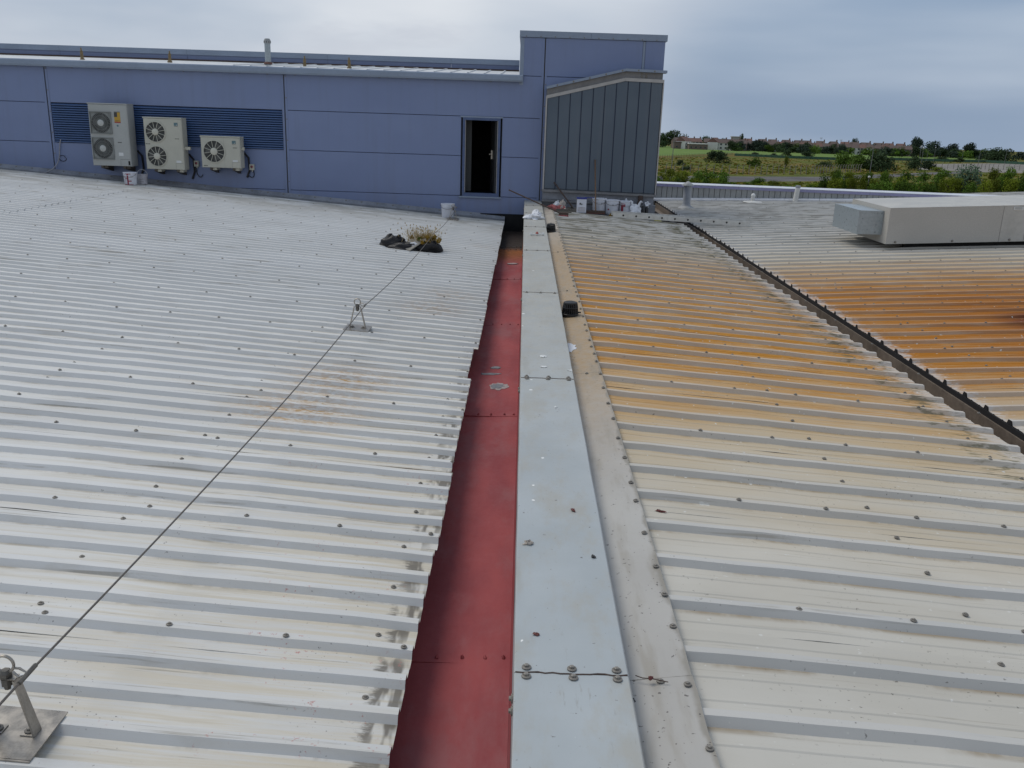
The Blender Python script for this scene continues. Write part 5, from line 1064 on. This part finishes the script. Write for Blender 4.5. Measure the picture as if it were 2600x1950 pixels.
# distant trees
for u, v, hp, wp, m, lab in ((1705, 374, 42, 56, 'leaf_dark', 'big dark tree next to the slate enclosure edge on the horizon'), (1682, 374, 34, 30, 'leaf_dark', 'dark tree half hidden behind the slate enclosure'), (1788, 368, 22, 28, 'leaf_dark', 'dark tree among the far houses left of the white hall'), (1835, 371, 18, 26, 'leaf_dark', 'dark tree right of the white flat hall'),
        (1881, 372, 30, 12, 'leaf_dark', 'slim dark tree beside the cream block'), (2322, 396, 44, 32, 'leaf_blue', 'tallest tree of the row right of the houses'), (2372, 398, 38, 44, 'leaf_blue', 'broad tree, second in the row right of the houses'), (2420, 400, 34, 34, 'leaf_blue', 'third tree of the row right of the houses'), (2462, 402, 36, 34, 'leaf_blue', 'pointed fourth tree of the row right of the houses'),
        (2505, 410, 26, 34, 'leaf_blue', 'tree between the row and the very dark clump'), (2515, 413, 34, 46, 'leaf_dark', 'left of the very dark evergreen clump near the right edge'), (2545, 414, 36, 50, 'leaf_dark', 'right of the very dark evergreen clump near the right edge'), (2585, 406, 20, 34, 'leaf_blue', 'low tree at the far right edge of the horizon'), (2168, 372, 20, 14, 'leaf_dark', 'small round tree rising above the terrace roofs')):
    pl('tree', u, v, hp, wp*1.45, m, lab, 'tree')
def vat(u, D):                                                  # image row of the ground at distance D
    lo, hi = 335., 700.
    for _ in range(40):
        m_ = (lo+hi)/2; q = on_g(u, m_); d_ = (q-CP)@FW
        if d_ < 0 or d_ > D: lo = m_
        else: hi = m_
    return hi
for i in range(58):
    u = 1856+i*11.2+random.uniform(-5, 5); v = vat(u, random.uniform(770, 850))
    if u > 2500: break
    pl('tree', u, v, random.uniform(15, 27), random.uniform(34, 48), random.choice(['leaf_dark', 'leaf_dark', 'leaf_blue', 'leaf_mid']), 'dark tree in the long hedge line below the terraced houses', 'tree', 'hedge line below the houses')
# ------------------------------------------------------------------ far houses
def house(w, d, h, rh, wall, roof, chim=True):
    t = thing('terraced_house', (0, 0, 0), 'x', 'house')
    MB().box((-w/2, -d/2, 0), (w/2, d/2, h)).build('wall', [wall], t)
    r = MB().add([(-w/2-.05, -d/2-.3, h-.1), (w/2+.05, -d/2-.3, h-.1), (w/2+.05, d/2+.3, h-.1), (-w/2-.05, d/2+.3, h-.1), (-w/2-.05, 0, h+rh), (w/2+.05, 0, h+rh)], [(0, 1, 5, 4), (2, 3, 4, 5), (0, 4, 3), (1, 2, 5), (0, 3, 2, 1)]).build('roof', [roof], t)
    if chim: MB().box((w/2-.9, -.4, h+rh-.8), (w/2-.1, .4, h+rh+1.1)).build('chimney', ['brick_far'], r)
    for x in (-w/4, w/4):
        for z in (1.0, 3.6): wn_ = MB().box((x-.7, -d/2-.04, z), (x+.7, -d/2-.005, z+1.3)).build('window', ['glass_far'], t); MB().box((x-.78, -d/2-.07, z-.12), (x+.78, -d/2-.006, z-.01)).build('sill', ['render_white'], wn_)
    return t
protos = [house(6.2, 8, 5.4, 2.6, 'render_cream', 'tile_red'), house(6.2, 8, 5.4, 2.6, 'brick_far', 'tile_brown'), house(7.2, 8.4, 5.2, 2.8, 'render_white', 'tile_brown'), house(9, 8, 5.6, 3.2, 'render_white', 'tile_red', False)]
used = [0]*4
def put_house(k, u, D, lab, rz, group, sc=1.):
    o = protos[k] if not used[k] else copy_tree(protos[k]); used[k] += 1
    d = ray(u, 330); d = d/d[1]; o.location = (d[0]*D, d[1]*D, gz(d[1]*D)); o.rotation_euler = (0, 0, rz); o.scale = (sc, sc, sc)
    props(o, lab, 'house', group); BASE[o.name] = tuple(o.location)
random.seed(5)
ORD = 'first second third fourth fifth sixth seventh eighth ninth tenth eleventh twelfth thirteenth fourteenth fifteenth sixteenth seventeenth eighteenth nineteenth twentieth twenty-first twenty-second twenty-third'.split()
for i in range(23):
    u = 1893+i*19.0; put_house((0, 1, 1, 1, 2)[random.randrange(5)] if i else 0, u, 885-i*1.5, ORD[i]+' terraced house from the left in the long brown-roofed row', -.12, 'long terrace on the horizon', 1.16)
for i in range(14):
    u = 1905+i*30+random.uniform(-6, 6); put_house(random.choice((1, 0, 2)), u, 960, ORD[i]+' house roof from the left peeping over the long terrace', random.uniform(-.4, .3), 'second row behind the terrace', 1.4)
for i, (u, D, k, rz) in enumerate(((1722, 700, 1, .3), (1738, 660, 3, .9), (1756, 690, 0, .1), (1772, 700, 0, .2), (1800, 690, 1, -.2), (1818, 660, 3, 1.0), (1836, 660, 2, .1), (1852, 665, 1, .1), (1870, 650, 2, 0.), (1886, 655, 1, .1))):
    put_house(k, u, D+195, ('brown house just right of the big dark horizon tree', 'white gabled house second from the big dark tree', 'reddish-roofed house behind the white hall, left one', 'reddish-roofed house behind the white hall, right one', 'brown house behind dark tree by the hall', 'tall white gable right of the white hall', 'pale house between white gable and cream block', 'brown house just left of the cream block', 'pale house in front of the cream block', 'brown house starting the long terrace')[i], rz, 'scattered houses left of the terrace', 1.25)
def far_box(name, u0, u1, D, h, mats, lab, cat, roofmat):
    d0, d1 = ray(u0, 340), ray(u1, 340); a = d0/d0[1]*D; b = d1/d1[1]*D
    GZ = gz(D); t = thing(name, ((a[0]+b[0])/2, D, GZ), lab, cat); MB().box((a[0], D, GZ), (b[0], D+9, GZ+h)).build('wall', [mats], t); MB().box((a[0]-.4, D-.4, GZ+h+.01), (b[0]+.4, D+9.4, GZ+h+.7)).build('roof', [roofmat], t)
    n = max(2, int((b[0]-a[0])/4))
    for k in range(n):
        xx = a[0]+(b[0]-a[0])*(k+.5)/n; MB().box((xx-.8, D-.05, GZ+1.2), (xx+.8, D-.005, GZ+2.6)).build('window', ['glass_far'], t)
far_box('hall', 1752, 1800, 840, 4.6, 'brick_far', 'long low hall with white flat roof beside playing field', 'hall', 'render_white')
far_box('apartment_block', 1862, 1882, 880, 12.0, 'render_cream', 'cream flat-topped block left of the long terrace', 'building', 'render_cream')
far_box('pavilion', 1714, 1742, 850, 5.6, 'brick_far', 'low brown brick pavilion behind the goal posts', 'building', 'tile_brown')
# ------------------------------------------------------------------ fences, lamps, goal
def fence(pix, gap, h, lab, crank=True, mesh=None, post=.09):
    pts = [on_g(u, v) for u, v in pix]; t = thing('fence', pts[0], lab, 'fence'); wires = [[] for _ in range(4)]
    sp = MB(); s = post
    sp.box((-s, -s, 0), (s, s, h))
    if crank: sp.hexa([(-s, -s, h), (s, -s, h), (s, s, h), (-s, s, h)], [(-s+.35, -s-.2, h+.45), (s+.35, -s-.2, h+.45), (s+.35, s-.2, h+.45), (-s+.35, s-.2, h+.45)])
    me = sp.mesh('fence_post', ['post_concrete' if crank else 'wire'])
    for a, b in zip(pts[:-1], pts[1:]):
        n = max(1, int(np.hypot(*(b-a)[:2])/gap))
        for k in range(n):
            p = a+(b-a)*k/n; o = place(me, 'post', t, (p[0], p[1], gz(p[1])), (random.uniform(-.03, .03), random.uniform(-.04, .04), 0))
        for j in range(4): wires[j] += [a+np.array((0, 0, h*(.15+.27*j))), b+np.array((0, 0, h*(.15+.27*j)))]
        if mesh:
            MB().add([(q[0], q[1]+dy, gz(q[1])+hh_) for dy in (.1, .14) for q, hh_ in ((a, .05), (b, .05), (b, h*.9), (a, h*.9))], [(0, 1, 2, 3), (7, 6, 5, 4), (3, 2, 6, 7), (0, 4, 5, 1)]).build('mesh_screen', [mesh], t)
    for w in wires: MB().tube(w, .016, 4).build('wire_strand', ['wire'], t)
fence(((1600, 441), (1690, 441.5), (1870, 443), (2060, 443), (2190, 437)), 2.7, 2.5, 'concrete post security fence crossing the rough meadow', True)
fence(((2330, 428), (2420, 430), (2520, 431), (2640, 434)), 3.0, 2.4, 'concrete post fence along the grey yard at right', True)
fence(((1600, 405), (1700, 402), (1860, 394), (1990, 401)), 3.4, 1.9, 'thin dark fence with green mesh at near side of the playing field', False, None, .05)
fence(((1865, 396), (2000, 402), (2130, 407)), 3.2, 1.7, 'green mesh windbreak fence behind the meadow shrubs', False, 'green_mesh', .05)
fence(((2260, 407), (2400, 411), (2500, 413), (2640, 420)), 4., 1.9, 'long green mesh fence below the row of trees', False, 'green_mesh', .05)
fence(((2110, 411), (2260, 414), (2360, 416)), 3.2, 2.6, 'tall thin post fence behind the thicket', False, None, .06)
def lamp(u, vb, vt, lab, kind):
    p = on_g(u, vb); h = px2m(vb-vt, u, vb); GZ = gz(p[1]); t = thing('lamp_post', p, lab, 'lamp post')
    MB().tube([(p[0], p[1], GZ), (p[0]+(.12 if kind == 0 else 0), p[1], GZ+h)], [.14, .07], 8).build('pole', ['lamp_steel'], t, True)
    if kind == 0: MB().box((p[0]-.2, p[1]-.15, GZ+h), (p[0]+.5, p[1]+.15, GZ+h+.18)).build('lamp_head', ['lamp_steel'], t)
    elif kind == 1: MB().box((p[0]-1.6, p[1]-.2, GZ+h), (p[0]+1.6, p[1]+.2, GZ+h+.5)).build('lamp_head', ['lamp_head'], t); MB().box((p[0]-1.0, p[1]-.15, GZ+h-.9), (p[0]+1.0, p[1]+.15, GZ+h-.6)).build('cross_bar', ['lamp_steel'], t)
    else: MB().blob((p[0], p[1], GZ+h), (.32, .32, .32), 1, .05).build('lamp_globe', ['lamp_head'], t, True)
for u, vb, vt, lab, k in ((1704, 438, 340, 'tall thin pole standing left in the meadow', 0), (2081, 384, 352, 'floodlight mast above the terrace, left of the thicket', 1), (1972, 380, 358, 'thin mast in front of the terrace', 0), (1964, 380, 366, 'short white post in front of the terrace', 2), (2132, 386, 357, 'floodlight mast right of the first one', 1),
        (2206, 455, 372, 'leaning pole in front of the thicket', 0), (2204, 470, 450, 'white globe lamp low in the scrub', 2), (2148, 425, 376, 'pole at left end of the thicket', 0), (2330, 432, 374, 'twin pole, left one, by the yard', 2), (2336, 434, 378, 'twin pole, right one, by the yard', 2), (2370, 412, 376, 'white topped lamp post behind the yard', 2), (2352, 410, 378, 'thin lamp post left of white topped one', 0), (2442, 408, 376, 'lamp post in front of the pointed tree', 0), (2482, 424, 384, 'lamp post left of the very dark clump', 0), (2550, 416, 382, 'lamp post in front of the very dark clump', 0)):
    lamp(u, vb, vt, lab, k)
a, b = on_g(1687, 371.5), on_g(1698.5, 371.8); t = thing('goal_posts', (a+b)/2, 'white goal posts at left end of the playing field', 'goal posts'); hh = 4.6; GZ = gz(a[1])
for q in (a, b): MB().tube([(q[0], q[1], GZ), (q[0], q[1], GZ+hh)], .10, 6).build('upright_post', ['render_white'], t)
MB().tube([(a[0], a[1], GZ+2.6), (b[0], b[1], GZ+2.6)], .09, 6).build('crossbar', ['render_white'], t)
# rough grass in the meadow (nobody could count it)
gs = MB(); random.seed(3)
for k in range(5200):
    u, v = random.uniform(1672, 2640), random.uniform(400, 478)
    if 444 < v < 464 and u < 2480: continue
    if 414 < v < 442 and u > 2330: continue
    p = on_g(u, v); GZ = gz(p[1]); h = random.uniform(.12, .45); a = random.uniform(0, 6.28); w = random.uniform(.3, .9); cx, sx = math.cos(a)*w, math.sin(a)*w
    gs.add([(p[0]-cx, p[1]-sx, GZ), (p[0]+cx, p[1]+sx, GZ), (p[0]+cx*.5, p[1]+sx*.5, GZ+h), (p[0]-cx*.7, p[1]-sx*.7, GZ+h*.8)], [(0, 1, 2, 3)], 0 if k % 3 else 1)
o = gs.build('rough_grass', ['leaf_yellow', 'moss']); props(o, 'rough tufts of grass covering the meadow beyond the roofs', 'grass', None, 'stuff')
